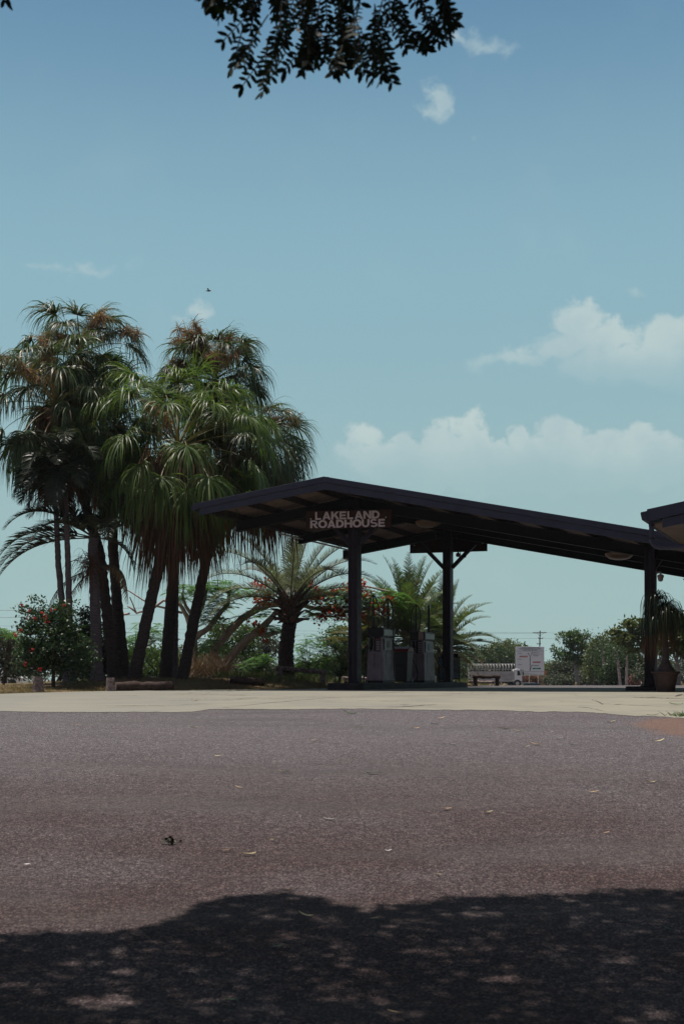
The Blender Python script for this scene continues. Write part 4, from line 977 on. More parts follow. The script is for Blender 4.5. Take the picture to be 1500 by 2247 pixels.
LM_feather = leafmat('feather palm leaflet', (.030, .046, .024), (.050, .066, .034), .38, .25)
LM_dusky = leafmat('dark feather leaflet', (.022, .030, .020), (.035, .045, .028), .4, .2)
LM_silver = leafmat('silver grey leaflet', (.15, .165, .155), (.22, .235, .215), .5, .3)
LM_date = leafmat('date palm leaflet', (.062, .100, .046), (.11, .150, .065), .42, .3, c3=(.17, .13, .07))
LM_brownfr = leafmat('browning frond', (.17, .11, .065), (.22, .15, .08), .7, .3)
def fronds(t, c, specs, mat, rach_mat, name='crown', lw=.035, nl=46, rg=None, vee=.35, rr=.022):
    """specs: (azimuth, elevation, length, droop, leaflet length)"""
    Vs, Fs, off = [], [], 0; m = MB()
    for (az, el, L, dr, ll) in specs:
        d = np.array([math.cos(az) * math.cos(el), math.sin(az) * math.cos(el), math.sin(el)])
        pts, _ = arc_pts(c, d, L, dr, 16); P = np.array(pts); T_ = nrm(np.gradient(P, axis=0))
        m.tube([Vector(p) for p in P], list(np.linspace(rr, .005, 17)), 5)
        u = np.linspace(.16, .995, nl); Pi = np.stack([np.interp(u * 16, np.arange(17), P[:, k]) for k in range(3)], 1); Ti = nrm(np.stack([np.interp(u * 16, np.arange(17), T_[:, k]) for k in range(3)], 1))
        side = nrm(np.cross(Ti, [0, 0, 1.0]) + 1e-6); upv = np.cross(side, Ti)
        for sg in (-1, 1):
            D0 = nrm(side * sg * .85 + Ti * (.45 + .4 * u)[:, None] + upv * vee + rg.normal(0, .10, (nl, 3)))
            lens = ll * np.sin(np.pi * np.clip(.18 + u * .8, 0, 1)) ** .6
            V, Fc = ribbons(None, Pi, D0, 1.0, lw * 2.1, .30, None, None, 4, rg, .0, side=upv + rg.normal(0, .2, (nl, 3)))
            V = V.reshape(nl, -1, 3); V = Pi[:, None] + (V - Pi[:, None]) * lens[:, None, None]; V = V.reshape(-1, 3)
            # width was scaled with length too: acceptable taper
            Vs.append(V); Fs.append(Fc + off); off += len(V)
    o = arr_mesh(name, np.concatenate(Vs), np.concatenate(Fs), mat, t); m.build('leaf_stalks', rach_mat, o); return o
def spec_list(rg, n, el0, el1, L, dr, ll, az0=0, az1=2 * math.pi):
    return [(rg.uniform(az0, az1) if az1 - az0 < 6 else i * 2.39996 + rg.uniform(-.2, .2), math.radians(el0 + (el1 - el0) * (i + .5) / n + rg.uniform(-6, 6)), L * rg.uniform(.85, 1.12), dr * rg.uniform(.8, 1.2), ll) for i in range(n)]
ST_dark = flat('dark leaf stalk', (.06, .055, .035), .6, .3); ST_grey = flat('pale leaf stalk', (.15, .13, .10), .6, .3)
# thin trunked feather palms on the left
rg = np.random.default_rng(31)
for lab, xb, D, pts, r, xt, yt, n, L in (
    ('thin grey palm, left one of the close pair, with small dark crown', 150, 37.2, [(128, 1230), (124, 1130)], .085, 120, 1085, 13, 1.5),
    ('thin grey palm, right one of the close pair, with pale green shaft', 160, 37.0, [(150, 1250), (145, 1100)], .085, 142, 1058, 16, 1.9)):
    b = G(xb, D); t = thing('feather_palm', lab, 'palm tree', b, 'thin feather palms at the left of the clump'); top = W(xt, yt, D)
    trunk('trunk', [b - UP * .1, W(xb - 6, 1400, D)] + [W(x, y, D) for x, y in pts] + [top], r * 1.25, r * .7, BK_grey, t, 1.9, 12, 3, True)
    m = MB(); m.tube([top - UP * .05, top + UP * .25, top + UP * .7], [.07, .085, .03], 10); m.build('crown_shaft', flat('pale green crown shaft', (.10, .12, .08), .5, .2), t)
    fronds(t, np.array(top) + [0, 0, .6], spec_list(rg, n, 70, -35, L, 2.3, .50), LM_dusky, ST_dark, rg=rg, lw=.045, nl=54)
    fl = MB()
    st = np.repeat(np.array(top)[None], 60, 0) + rg.normal(0, .1, (60, 3)); az = rg.uniform(0, 6.28, 60)
    ribbons('fruit_strings', st, np.stack([np.cos(az), np.sin(az), rg.uniform(-.4, .1, 60)], 1), .9, .03, 1.2, LM_skirt, t, 6, rg, .3)
b = G(214, 37.6); t = thing('feather_palm', 'stout grey feather palm with long arching fronds reaching to the left edge', 'palm tree', b, 'thin feather palms at the left of the clump'); top = W(206, 1180, 37.6)
trunk('trunk', [b - UP * .1, W(210, 1350, 37.6), W(204, 1200, 37.6), top], .17, .12, BK_grey, t, 1.6, 12, 4, True)
pi = math.pi
sp1 = [(pi + .10, .25, 3.0, 1.5, .62), (pi - .15, .12, 3.2, 1.3, .60), (pi + .25, -.06, 3.1, 1.25, .60), (pi + .5, .6, 3.0, 1.9, .6), (pi - .4, .85, 2.8, 2.0, .6), (pi + .9, .4, 2.6, 1.8, .55), (.2, .5, 2.6, 2.0, .55), (-.5, .9, 2.6, 2.0, .55), (.8, .9, 2.6, 2.2, .55), (-1.2, .5, 2.4, 2.2, .5), (2.2, .7, 2.6, 2.0, .5), (0, -.1, 1.7, 2.6, .45)]
fronds(t, np.array(top), sp1, LM_dusky, ST_dark, rg=rg, lw=.045, nl=70)
fronds(t, np.array(top) - [0, 0, .9], [(pi + .3, -.35, 2.1, 2.2, .35), (.1, .35, 1.6, 5.0, .4), (-.3, .2, 1.9, 5.0, .4), (pi - .2, -.7, 1.5, 1.0, .25)], LM_brownfr, ST_dark, 'dead_frond', rg=rg, lw=.04, nl=44, vee=-.5)
st = np.repeat(np.array(W(196, 1235, 37.3))[None], 150, 0) + rg.normal(0, .12, (150, 3))
ribbons('fruit_strings', st, rg.normal(0, 1, (150, 3)) + (-.3, 0, -.3), .8, .02, 1.3, LM_skirt, t, 6, rg, .4)
for x, lab in ((373, 'slim banded trunk palm behind the clump, left one'), (384, 'slim grey trunk palm behind the clump, right one')):
    b = G(x, 42.5); t = thing('feather_palm', lab, 'palm tree', b, 'slim palms behind the clump'); top = W(x + 4, 1180, 42.5)
    trunk('trunk', [b - UP * .1, top], .09, .08, BK_grey, t, 1.3, 12, x, True)
    fronds(t, np.array(top), spec_list(rg, 8, 75, 10, 1.8, 1.8, .4), LM_dusky, ST_dark, rg=rg, lw=.05, nl=40)
# silver feather palm with stout trunk
b = G(629, 45.0); t = thing('silver_palm', 'silver-grey arching feather palm with stout dark trunk left of the front column', 'palm tree', b); top = W(637, 1345, 45.0)
trunk('trunk', [b - UP * .1, W(627, 1430, 45), top - UP * .1], .27, .23, BK_palm, t, 1.25, 16, 8, True)
m = MB(); r_ = random.Random(9)
for i in range(70):
    a = r_.uniform(0, 6.28); z = r_.uniform(-.15, .75); q = top + Vector((math.cos(a) * .2, math.sin(a) * .2, z - .2)); e = q + Vector((math.cos(a) * r_.uniform(.25, .55), math.sin(a) * r_.uniform(.25, .55), r_.uniform(.15, .6) if z > .1 else r_.uniform(-.1, .3)))
    m.tube([q, q.lerp(e, .5) + UP * .03, e], [.07, .05, .02], 5)
m.build('leaf_bases', bark('leaf base fibre', (.16, .115, .095), (.07, .05, .045)), t)
rg = np.random.default_rng(44)
sp1 = [(az, el, 3.35 * q, dr, .52) for az, el, q, dr in ((.15, 1.35, 1.0, 1.1), (.1, 1.12, 1.05, 1.1), (-.1, .98, 1.1, 1.3), (.2, .82, 1.1, 1.4), (-.15, .64, 1.08, 1.5), (.1, .42, 1.05, 1.3), (-.2, .26, .95, 1.2), (pi - .1, 1.1, 1.0, 1.1), (pi + .1, .92, 1.05, 1.4), (pi, .66, 1.1, 1.6), (pi - .2, .46, 1.0, 1.6), (pi + .2, .25, 1.0, 1.7), (1.5, 1.2, 1, 1.5), (-1.4, 1.1, 1, 1.7), (2.4, .8, 1, 1.5), (.8, .8, 1, 1.5), (-.9, .7, 1, 1.6), (-2.2, .8, 1, 1.6), (1.9, .7, 1, 1.5))]
fronds(t, np.array(top) + [0, 0, .35], sp1, LM_silver, ST_grey, rg=rg, lw=.024, nl=96, vee=.55, rr=.035)
fronds(t, np.array(top) + [0, 0, .2], [(pi + .05, .45, 2.4, 4.2, .4)], LM_brownfr, ST_grey, 'dead_frond', rg=rg, lw=.04, nl=50, vee=-.4, rr=.03)
# date palm clump behind the pumps
for lab, x, yb, D, n, L, sd in (('bushy date palm directly behind the two pumps', 893, 1396, 51.5, 40, 3.1, 51), ('date palm spreading out to the right behind the rear column', 968, 1425, 54.0, 34, 2.9, 52), ('browning date palm low behind the first pump', 812, 1432, 53.0, 26, 2.1, 53)):
    rg = np.random.default_rng(sd); b = G(x, D); t = thing('date_palm', lab, 'palm tree', b, 'date palms behind the pumps'); top = W(x, yb, D)
    trunk('trunk', [b - UP * .1, top], .2, .18, BK_palm, t, 1.2, 12, sd, True)
    fronds(t, np.array(top), spec_list(rg, int(n * 1.35), 88, -2, L, 1.15, .44), LM_date if sd != 53 else leafmat('yellowing leaflet', (.10, .10, .05), (.17, .13, .07), .5, .3), ST_grey, rg=rg, lw=.044, nl=60, vee=.5)
    fronds(t, np.array(top) - [0, 0, .1], spec_list(rg, 14, 22, -40, L * .85, 1.2, .36), LM_brownfr, ST_grey, 'dead_frond', rg=rg, lw=.034, nl=44, vee=.2)

# ------------------------------------------------------------------ broadleaf trees and shrubs
def cards(rg, C, size, flatness=0.0, aspect=.5):
    N = len(C); n = rg.normal(0, 1, (N, 3)); n[:, 2] = np.abs(n[:, 2]) + flatness; n = nrm(n)
    t = nrm(np.cross(n, rg.normal(0, 1, (N, 3)))); b = np.cross(n, t); s = (size * rg.uniform(.6, 1.3, N))[:, None]
    V = np.stack([C - t * s * .5, C + b * s * aspect * .5 + n * s * .08, C + t * s * .5, C - b * s * aspect * .5 + n * s * .08], 1).reshape(-1, 3)
    return V, np.arange(N * 4).reshape(N, 4)
def blob_clumps(rg, blobs, n):
    B_ = np.array([(b[0].x, b[0].y, b[0].z, b[1], b[2], b[3]) for b in blobs]); vol = B_[:, 3] * B_[:, 4] * B_[:, 5]; k = rg.choice(len(B_), n, p=vol ** .8 / (vol ** .8).sum())
    d = nrm(rg.normal(0, 1, (n, 3))); r = rg.uniform(.25, 1, n) ** .5
    return B_[k, :3] + d * r[:, None] * B_[k, 3:]
def tree(name, label, cat, base, blobs, seed, lm, bk, nclump=160, per=26, cr=.45, size=.16, tr=.16, group=None, aspect=.5, nlimb=22, fork=.45, flatness=0.0, nofol=False):
    rg = np.random.default_rng(seed); rn = random.Random(seed); base = Vector(base)
    t = thing(name, label, cat, base, group)
    C = blob_clumps(rg, blobs, nclump)
    cen = Vector(C.mean(0)); f = base.lerp(cen, fork); f.x += rn.uniform(-.2, .2) * tr * 3
    m = MB(); m.tube([base - UP * .2, base.lerp(f, .5) + Vector((rn.uniform(-1, 1) * tr * .8, 0, 0)), f], [tr * 1.25, tr, tr * .8], 9, True, .05, rn)
    main = []
    for i in range(max(3, nlimb // 5)):
        e = Vector(C[rn.randrange(len(C))]).lerp(f, .45); main.append(e); md = f.lerp(e, .5) + UP * rn.uniform(-.1, .2) * (e - f).length; m.tube([f, md, e], [tr * .6, tr * .42, tr * .28], 7, True, .05, rn)
    for i in range(nlimb):
        e = Vector(C[rn.randrange(len(C))]); s = min(main, key=lambda q: (q - e).length); md = s.lerp(e, .5) + Vector((rn.uniform(-.1, .1), rn.uniform(-.1, .1), rn.uniform(-.05, .15))) * (e - s).length
        m.tube([s, md, e], [tr * .28, tr * .16, tr * .06], 5, True)
    m.build('trunk', bk, t)
    if nofol: return t
    cs = cr * rg.uniform(.5, 1.35, nclump); k = np.repeat(np.arange(nclump), per)
    P = C[k] + rg.normal(0, 1, (len(k), 3)) * (cs[k] * .45)[:, None] * np.array([1, 1, .7])
    V, Fc = cards(rg, P, size, flatness, aspect); arr_mesh('crown', V, Fc, lm, t); return t
def bl(x, y, D, rx, ry, rd=None):   # blob from its place and size
    k = D / F; return (W(x, y, D), rx * k, (rd if rd else rx * .8) * k, ry * k)
L_dk = leafmat('deep green foliage', (.028, .052, .024), (.056, .088, .036), .5, .25)
L_md = leafmat('mid green foliage', (.046, .086, .030), (.092, .145, .044), .5, .3)
L_lt = leafmat('bright green foliage', (.060, .145, .036), (.11, .215, .055), .5, .35)
L_ol = leafmat('olive foliage', (.075, .098, .036), (.125, .145, .052), .55, .25)
L_gy = leafmat('grey green foliage', (.055, .068, .048), (.09, .10, .07), .6, .2)
L_hib = leafmat('glossy hibiscus leaf', (.022, .050, .024), (.045, .085, .038), .35, .25, c3=(.12, .13, .05))
L_rb = leafmat('reddish foliage', (.13, .06, .045), (.20, .09, .06), .7, .2)
L_flame = leafmat('scarlet petals', (.30, .022, .012), (.40, .06, .022), .6, .3, c3=(.42, .16, .035))
L_hibf = leafmat('red hibiscus petals', (.26, .014, .020), (.36, .03, .035), .6, .35)
BK_d = bark('dark bark', (.065, .05, .042), (.03, .024, .02)); BK_p = bark('pale bark', (.26, .24, .22), (.14, .12, .11), (2, 2, 5), .3); BK_m = bark('greyish brown bark', (.42, .33, .30), (.26, .20, .18), (5, 5, 3), .6)

def blossoms(parent, spots, D, n, spread, size, mat, name='flower', seed=2):
    rg = np.random.default_rng(seed)
    for (x, y) in spots:
        c = np.array(W(x, y, D)); V, Fc = cards(rg, c + rg.normal(0, spread, (n, 3)), size, 0, .8); arr_mesh(name, V, Fc, mat, parent)
hb = tree('hibiscus_bush', 'tall green hibiscus bush with red flowers behind the lone stump', 'bush', G(118, 35.0), [bl(110, 1400, 35, 62, 72), (bl(80, 1360, 35, 30, 40)), bl(72, 1440, 35, 42, 50), bl(140, 1360, 35, 34, 50), bl(165, 1440, 35, 50, 60), bl(74, 1325, 35, 7, 18), bl(112, 1318, 35, 12, 16), bl(45, 1385, 35, 16, 12), bl(52, 1335, 35, 10, 8)], 61, L_hib, BK_d, 420, 24, .26, .095, .05, nlimb=40)
blossoms(hb, [(50, 1329), (64, 1342), (77, 1357), (94, 1346), (102, 1354), (106, 1366), (114, 1338), (35, 1394), (42, 1389), (46, 1382), (72, 1426), (57, 1456), (88, 1470), (61, 1358), (142, 1327)], 34.25, 7, .030, .075, L_hibf)
tree('dark_shrub', 'dark round-leaved shrub between the grey palm trunks', 'bush', G(196, 39.0), [bl(198, 1370, 39, 34, 40), bl(190, 1420, 39, 45, 60), bl(222, 1450, 39, 34, 40)], 62, leafmat('dark round leaf', (.018, .028, .018), (.032, .045, .025), .5, .15), BK_d, 260, 22, .26, .10, .05)
# flame tree: crooked pale limbs placed along their own lines, feathery flat sprays, scarlet flowers
FD = 50.0; fb = G(447, FD); ft = thing('flame_tree', 'spreading flame tree with crooked pale limbs and scarlet flowers behind the clump', 'tree', fb)
def limb(m, pts, r0, r1, D=FD, dd=0.0):
    n = len(pts); P = [W(x, y, D + dd * i / (n - 1)) for i, (x, y) in enumerate(pts)]; q = []; rr = []
    for i in range(n - 1):
        for s in range(4): q.append(P[i].lerp(P[i + 1], s / 4) + Vector((0, 0, prng.uniform(-.02, .02)))); rr.append(r0 + (r1 - r0) * (i + s / 4) / (n - 1))
    q.append(P[-1]); rr.append(r1); m.tube(q, rr, 9, True, .05, prng)
m = MB()
limb(m, [(425, 1500), (427, 1455), (424, 1400), (430, 1360), (446, 1318), (452, 1290)], .20, .09)
limb(m, [(426, 1400), (455, 1380), (478, 1352), (500, 1325), (503, 1300), (470, 1290)], .13, .05)
limb(m, [(424, 1395), (410, 1352), (395, 1325), (370, 1315)], .12, .05)
limb(m, [(428, 1360), (408, 1330), (398, 1300)], .09, .04)
limb(m, [(475, 1505), (470, 1425), (500, 1388), (530, 1358), (562, 1338), (592, 1328), (640, 1322), (690, 1335), (760, 1342), (850, 1330)], .19, .05, dd=1.0)
limb(m, [(478, 1500), (500, 1450), (530, 1415), (558, 1390), (585, 1368), (604, 1346), (640, 1335)], .19, .09)
limb(m, [(556, 1392), (590, 1394), (620, 1384), (650, 1376)], .09, .04)
limb(m, [(494, 1395), (490, 1376), (486, 1368)], .07, .03); limb(m, [(575, 1332), (586, 1312), (600, 1295), (604, 1270)], .09, .03)
limb(m, [(655, 1320), (680, 1312), (720, 1300), (790, 1285), (870, 1300)], .07, .03); limb(m, [(670, 1340), (700, 1352), (730, 1354), (770, 1352)], .05, .02)
limb(m, [(280, 1330), (300, 1345), (330, 1340), (360, 1318), (400, 1330)], .03, .06); limb(m, [(225, 1335), (250, 1352), (285, 1346)], .02, .04); limb(m, [(285, 1310), (300, 1345)], .02, .03); limb(m, [(270, 1290), (330, 1325), (400, 1345)], .02, .05)
m.build('trunk', BK_m, ft)
def sprays(parent, name, C, rg, L=.42, mat=None, nl=9, dirz=.0):
    """flat feathery compound leaves: a rachis with narrow side leaflets as thin cards"""
    N = len(C); az = rg.uniform(0, 2 * np.pi, N); d = np.stack([np.cos(az), np.sin(az), rg.normal(dirz, .18, N)], 1); d = nrm(d); s = nrm(np.cross(d, [0, 0, 1.0])); LL = L * rg.uniform(.7, 1.25, N)
    Vs = []
    for k in range(nl):
        u = (k + .7) / nl; c = C + d * (LL * u)[:, None] + np.array([0, 0, -1.0]) * (LL * u * u * .35)[:, None]; w = (LL * .42 * math.sin(math.pi * (.15 + .8 * u)))[:, None]; h = (LL / nl * .62)[:, None]
        for sg in (-1, 1):
            e = s * sg + d * .35 + np.array([0, 0, -.18]); Vs.append(np.stack([c - d * h, c + e * w * .5 - d * h * .9, c + e * w, c + e * w * .5 + d * h * .9], 1))
    V = np.concatenate(Vs).reshape(-1, 3); return arr_mesh(name, V, np.arange(len(V)).reshape(-1, 4), mat, parent)
rg = np.random.default_rng(71)
def layer(blobs, n, D, dy=.35):
    out = []
    w = np.array([b[2] * b[3] for b in blobs], float); w /= w.sum()
    for i in rg.choice(len(blobs), n, p=w):
        x, y, rx, ry = blobs[i]; a = rg.uniform(0, 6.28); r = math.sqrt(rg.uniform()); out.append(W(x + rx * r * math.cos(a), y + ry * r * math.sin(a), D + rg.uniform(-1, 1) * 1.1))
    return np.array(out)
C = layer([(485, 1282, 30, 12), (510, 1296, 26, 12), (465, 1300, 30, 14), (480, 1325, 28, 14), (450, 1345, 24, 16), (470, 1365, 22, 14), (440, 1290, 24, 14), (395, 1300, 20, 20), (455, 1415, 30, 14), (590, 1380, 40, 10), (560, 1345, 30, 10), (720, 1300, 60, 16), (790, 1310, 50, 18), (760, 1330, 60, 14), (700, 1345, 30, 8), (860, 1310, 30, 20), (640, 1290, 50, 14), (560, 1300, 30, 12)], 1050, FD)
sprays(ft, 'crown', C, rg, .55, L_lt)
for i, (x, y, r) in enumerate([(578, 1288, 16), (600, 1272, 14), (560, 1282, 10), (590, 1312, 18), (570, 1318, 12), (700, 1318, 22), (695, 1295, 12), (715, 1338, 18), (735, 1332, 18), (745, 1350, 14), (705, 1355, 16), (770, 1292, 16), (790, 1278, 14), (800, 1305, 18), (820, 1330, 18), (850, 1318, 16), (845, 1340, 14), (790, 1350, 14), (765, 1315, 12), (560, 1370, 10), (575, 1385, 8), (582, 1406, 6), (680, 1278, 12), (655, 1290, 14), (690, 1310, 12), (735, 1300, 14)]):
    n = int(5 * r); c = np.array(W(x, y, FD - .6)); k = FD / F; V, Fc = cards(rg, c + rg.normal(0, 1, (n, 3)) * np.array([r * k * .55, .35, r * k * .38]), .115, 0, .9); arr_mesh('flower_cluster', V, Fc, L_flame, ft)
# feathery saplings and bushes under it
def feather_bush(label, x, D, blobs, n, seed, mat=L_lt, L=.42, name='feathery_sapling'):
    global rg
    rg = np.random.default_rng(seed); b = G(x, D); t = thing(name, label, 'bush', b); C = layer(blobs, n, D); m = MB()
    cen = Vector(C.mean(0)); tp = b.lerp(cen, .7); m.tube([b - UP * .1, tp], [.05, .03], 7)
    for i in range(14): e = Vector(C[rg.integers(len(C))]); m.tube([b.lerp(tp, rg.uniform(.3, 1)), e], [.02, .008], 5)
    m.build('stem', BK_d, t); sprays(t, 'crown', C, rg, L, mat); return t
feather_bush('feathery green sapling just right of the silver palm trunk', 678, 52.0, [(678, 1400, 22, 10), (665, 1418, 36, 10), (690, 1412, 20, 8), (680, 1440, 45, 16), (690, 1465, 40, 16), (655, 1450, 30, 14)], 240, 81)
feather_bush('feathery green bush left of the front column base', 742, 51.0, [(735, 1410, 26, 14), (745, 1435, 34, 20), (728, 1465, 34, 18), (760, 1460, 30, 24), (790, 1450, 22, 30)], 330, 82, L_md)
feather_bush('low bright feathery bush between the lying log and the rail', 562, 48.5, [(575, 1448, 26, 10), (560, 1464, 34, 10), (590, 1440, 20, 8)], 130, 83)
feather_bush('feathery green bush seen between the fan palm trunks', 300, 46.0, [(305, 1375, 22, 10), (330, 1395, 30, 14), (290, 1400, 20, 16), (345, 1380, 14, 12), (270, 1420, 30, 20)], 220, 84)
feather_bush('feathery foliage right of the grey palms', 226, 44.0, [(225, 1385, 16, 8), (232, 1400, 16, 10), (240, 1430, 20, 20)], 90, 85)
feather_bush('feathery spray of leaves at the far left edge', 8, 46.0, [(10, 1385, 22, 6), (30, 1392, 16, 6)], 60, 86)
# dry twiggy shrub
rg = np.random.default_rng(90); b = G(452, 44.5); t = thing('dry_shrub', 'dry brown twiggy shrub at the foot of the flame tree', 'bush', b)
st = np.repeat(np.array(b)[None], 420, 0) + np.stack([rg.uniform(-.75, .75, 420), rg.uniform(-.4, .4, 420), rg.uniform(0, .35, 420)], 1); az = rg.uniform(0, 6.28, 420)
ribbons('twigs', st, np.stack([np.cos(az) * .8, np.sin(az) * .8, rg.uniform(.4, 1.4, 420)], 1), .6, .022, -.05, leafmat('dry twigs', (.15, .10, .075), (.21, .15, .11), .9, .1), t, 5, rg, .45)
V, Fc = cards(rg, np.array(b) + np.stack([rg.normal(0, .55, 500), rg.normal(0, .3, 500), rg.uniform(.1, .85, 500)], 1), .06); arr_mesh('dry_foliage', V, Fc, L_rb, t)

# hedges and trees of the middle distance and far off
bg = [
 # name, label, base x, D, blobs, leaf mat, bark, nclump, per, cr, size, trunk
 ('background_tree', 'rounded bright tree behind the flame tree limbs', 505, 74, [(500, 1395, 44, 34), (540, 1400, 26, 26), (470, 1440, 50, 36), (530, 1450, 50, 36)], L_md, BK_d, 300, 24, .55, .19, .14),
 ('background_tree', 'thin grey-green tree behind the lower limb of the flame tree', 575, 82, [(570, 1408, 40, 22), (600, 1420, 26, 18), (560, 1440, 50, 22)], L_gy, BK_p, 150, 20, .6, .18, .12),
 ('background_tree', 'grey-green bush clump behind the low bright bush', 520, 66, [(510, 1470, 70, 24), (450, 1470, 50, 22), (590, 1475, 50, 20)], L_gy, BK_d, 260, 22, .45, .16, .1),
 ('background_tree', 'dense tree low between the fan palm trunks', 320, 64, [(310, 1455, 80, 36), (240, 1450, 50, 44), (370, 1450, 40, 40)], L_md, BK_d, 340, 24, .5, .17, .12),
 ('background_tree', 'green tree behind the rail left of the front column', 650, 78, [(650, 1480, 60, 24), (700, 1470, 50, 30), (600, 1480, 40, 20)], L_md, BK_d, 240, 22, .5, .19, .12),
 ('background_tree', 'leafy tree behind the front column and its feathery bush', 760, 64, [(745, 1405, 40, 30), (790, 1440, 44, 40), (750, 1460, 60, 30), (820, 1470, 50, 30)], L_md, BK_d, 360, 24, .5, .17, .12),
 ('background_tree', 'dark tree behind the two pumps', 880, 70, [(860, 1460, 70, 34), (930, 1455, 60, 34), (980, 1470, 40, 26)], L_dk, BK_d, 340, 24, .5, .18, .12),
 ('background_tree', 'wide dark rain tree left of the stock truck', 1010, 178, [(1000, 1460, 70, 28), (1060, 1445, 60, 24), (1105, 1450, 40, 24), (1040, 1480, 80, 18), (1100, 1478, 50, 18)], L_dk, BK_d, 620, 24, 1.2, .42, .4),
 ('background_tree', 'lighter round tree top above the rain tree', 1118, 195, [(1112, 1425, 34, 18), (1140, 1430, 20, 14), (1085, 1435, 26, 16), (1125, 1450, 40, 20)], L_ol, BK_d, 300, 24, 1.1, .42, .3),
 ('background_tree', 'low olive tree between the information sign and the gum tree', 1215, 172, [(1215, 1462, 34, 12), (1200, 1480, 30, 14), (1235, 1478, 30, 16)], L_ol, BK_d, 160, 22, .9, .32, .2),
 ('gum_tree', 'open-crowned gum tree with pale trunk right of the sign', 1266, 126, [(1236, 1398, 14, 10), (1258, 1396, 20, 12), (1286, 1392, 10, 9), (1262, 1415, 26, 14), (1216, 1424, 12, 10), (1232, 1438, 18, 12), (1282, 1425, 12, 14), (1276, 1448, 16, 14), (1250, 1440, 12, 10)], L_md, BK_p, 190, 20, .50, .27, .24),
 ('background_tree', 'greyish tree beneath the open-crowned gum tree', 1245, 140, [(1240, 1470, 32, 22), (1270, 1475, 24, 22), (1222, 1485, 26, 14)], L_gy, BK_d, 220, 22, .8, .3, .2),
 ('background_tree', 'dense green tree with rounded top right of the gum tree', 1325, 120, [(1322, 1412, 26, 18), (1305, 1440, 22, 26), (1345, 1435, 34, 30), (1320, 1470, 40, 24)], L_ol, BK_d, 420, 24, .65, .25, .25),
 ('background_tree', 'dark understorey tree right of the dense round-topped tree', 1368, 108, [(1370, 1455, 40, 34), (1340, 1480, 36, 20), (1395, 1470, 30, 30)], L_dk, BK_d, 340, 24, .65, .24, .25),
 ('broadleaf_tree', 'big-leaved tree arching in from behind the right column', 1440, 84, [(1392, 1368, 22, 11), (1368, 1374, 16, 8), (1345, 1386, 12, 6), (1396, 1388, 20, 12), (1355, 1388, 16, 7), (1370, 1402, 26, 13), (1395, 1415, 26, 20), (1440, 1380, 30, 22), (1480, 1400, 40, 30)], L_ol, BK_p, 300, 16, .42, .30, .16),
 ('broadleaf_tree', 'leafy tree with pale bare branches right of the potted palm', 1486, 62, [(1478, 1355, 20, 14), (1500, 1370, 26, 20), (1480, 1395, 30, 24), (1460, 1420, 24, 16), (1510, 1420, 30, 30)], L_ol, BK_p, 300, 18, .36, .19, .11),
 ('background_tree', 'grey-green bush line low behind the potted palm', 1450, 90, [(1440, 1478, 60, 22), (1500, 1480, 50, 24), (1530, 1450, 40, 40)], L_gy, BK_d, 260, 22, .55, .2, .12),
 ('background_tree', 'grey-green tree at the far left edge behind the hibiscus', 10, 70, [(0, 1425, 50, 34), (50, 1440, 50, 34), (-30, 1410, 40, 40), (20, 1465, 60, 24)], L_gy, BK_d, 360, 24, .5, .18, .15),
 ('background_tree', 'olive tree behind the hibiscus and grey palms', 130, 76, [(120, 1440, 70, 36), (190, 1450, 60, 40)], L_ol, BK_d, 300, 24, .55, .19, .15),
 ('background_tree', 'long low grey-green thicket under the right forest', 1320, 130, [(1230, 1496, 40, 14), (1290, 1490, 50, 18), (1350, 1488, 50, 20), (1400, 1492, 40, 18)], L_gy, BK_d, 520, 22, .6, .27, .12),
 ('flowering_bush', 'red and orange flowering bush under the information sign', 1165, 168, [(1157, 1490, 16, 8), (1175, 1492, 14, 8)], L_rb, BK_d, 110, 22, .5, .26, .06),
 ('flowering_bush', 'low reddish shrub right of the information sign', 1212, 132, [(1214, 1506, 18, 6), (1196, 1508, 14, 4)], L_rb, BK_d, 70, 22, .35, .22, .04),
 ('flowering_bush', 'pink flowering shrub left of the right column', 1389, 96, [(1389, 1487, 8, 9), (1392, 1496, 9, 7)], leafmat('pink bush leaves', (.26, .07, .09), (.20, .10, .08), .7, .2), BK_d, 60, 18, .22, .17, .03),
]
for i, (nm, lab, bx, D, bs, lm, bk, nc, per, cr, sz, trk) in enumerate(bg):
    tree(nm, lab, 'bush' if nm.endswith('bush') else 'tree', G(bx, D), [bl(x, y, D, rx, ry) for x, y, rx, ry in bs], 200 + i, lm, bk, nc, per, cr, sz, trk, nlimb=26)
# dark trunks under the forest at the right
for i, (x, D, h) in enumerate([(1328, 112, 3.6), (1338, 110, 3.4), (1350, 108, 3.2), (1361, 104, 3.0), (1318, 116, 3.0), (1303, 118, 2.8), (1373, 104, 3.0)]):
    b = G(x, D); m = MB(); lean = prng.uniform(-.2, .2)
    t = thing('slender_tree', ['leftmost but two', 'third', 'fourth', 'fifth', 'second', 'leftmost', 'rightmost'][i] + ' of the seven dark slender trees under the right forest', 'tree', b, 'dark slender trees under the forest')
    m.tube([b - UP * .2, b + Vector((lean, 0, h * .5)), b + Vector((lean * 1.6, 0, h))], [.14, .11, .07], 7); m.build('trunk', BK_d if i % 3 else BK_m, t)
    rg2 = np.random.default_rng(500 + i); C = np.array(b + Vector((lean * 1.6, 0, h))) + rg2.normal(0, .5, (260, 3)); V, Fc = cards(rg2, C, .22); arr_mesh('crown', V, Fc, L_dk, t)
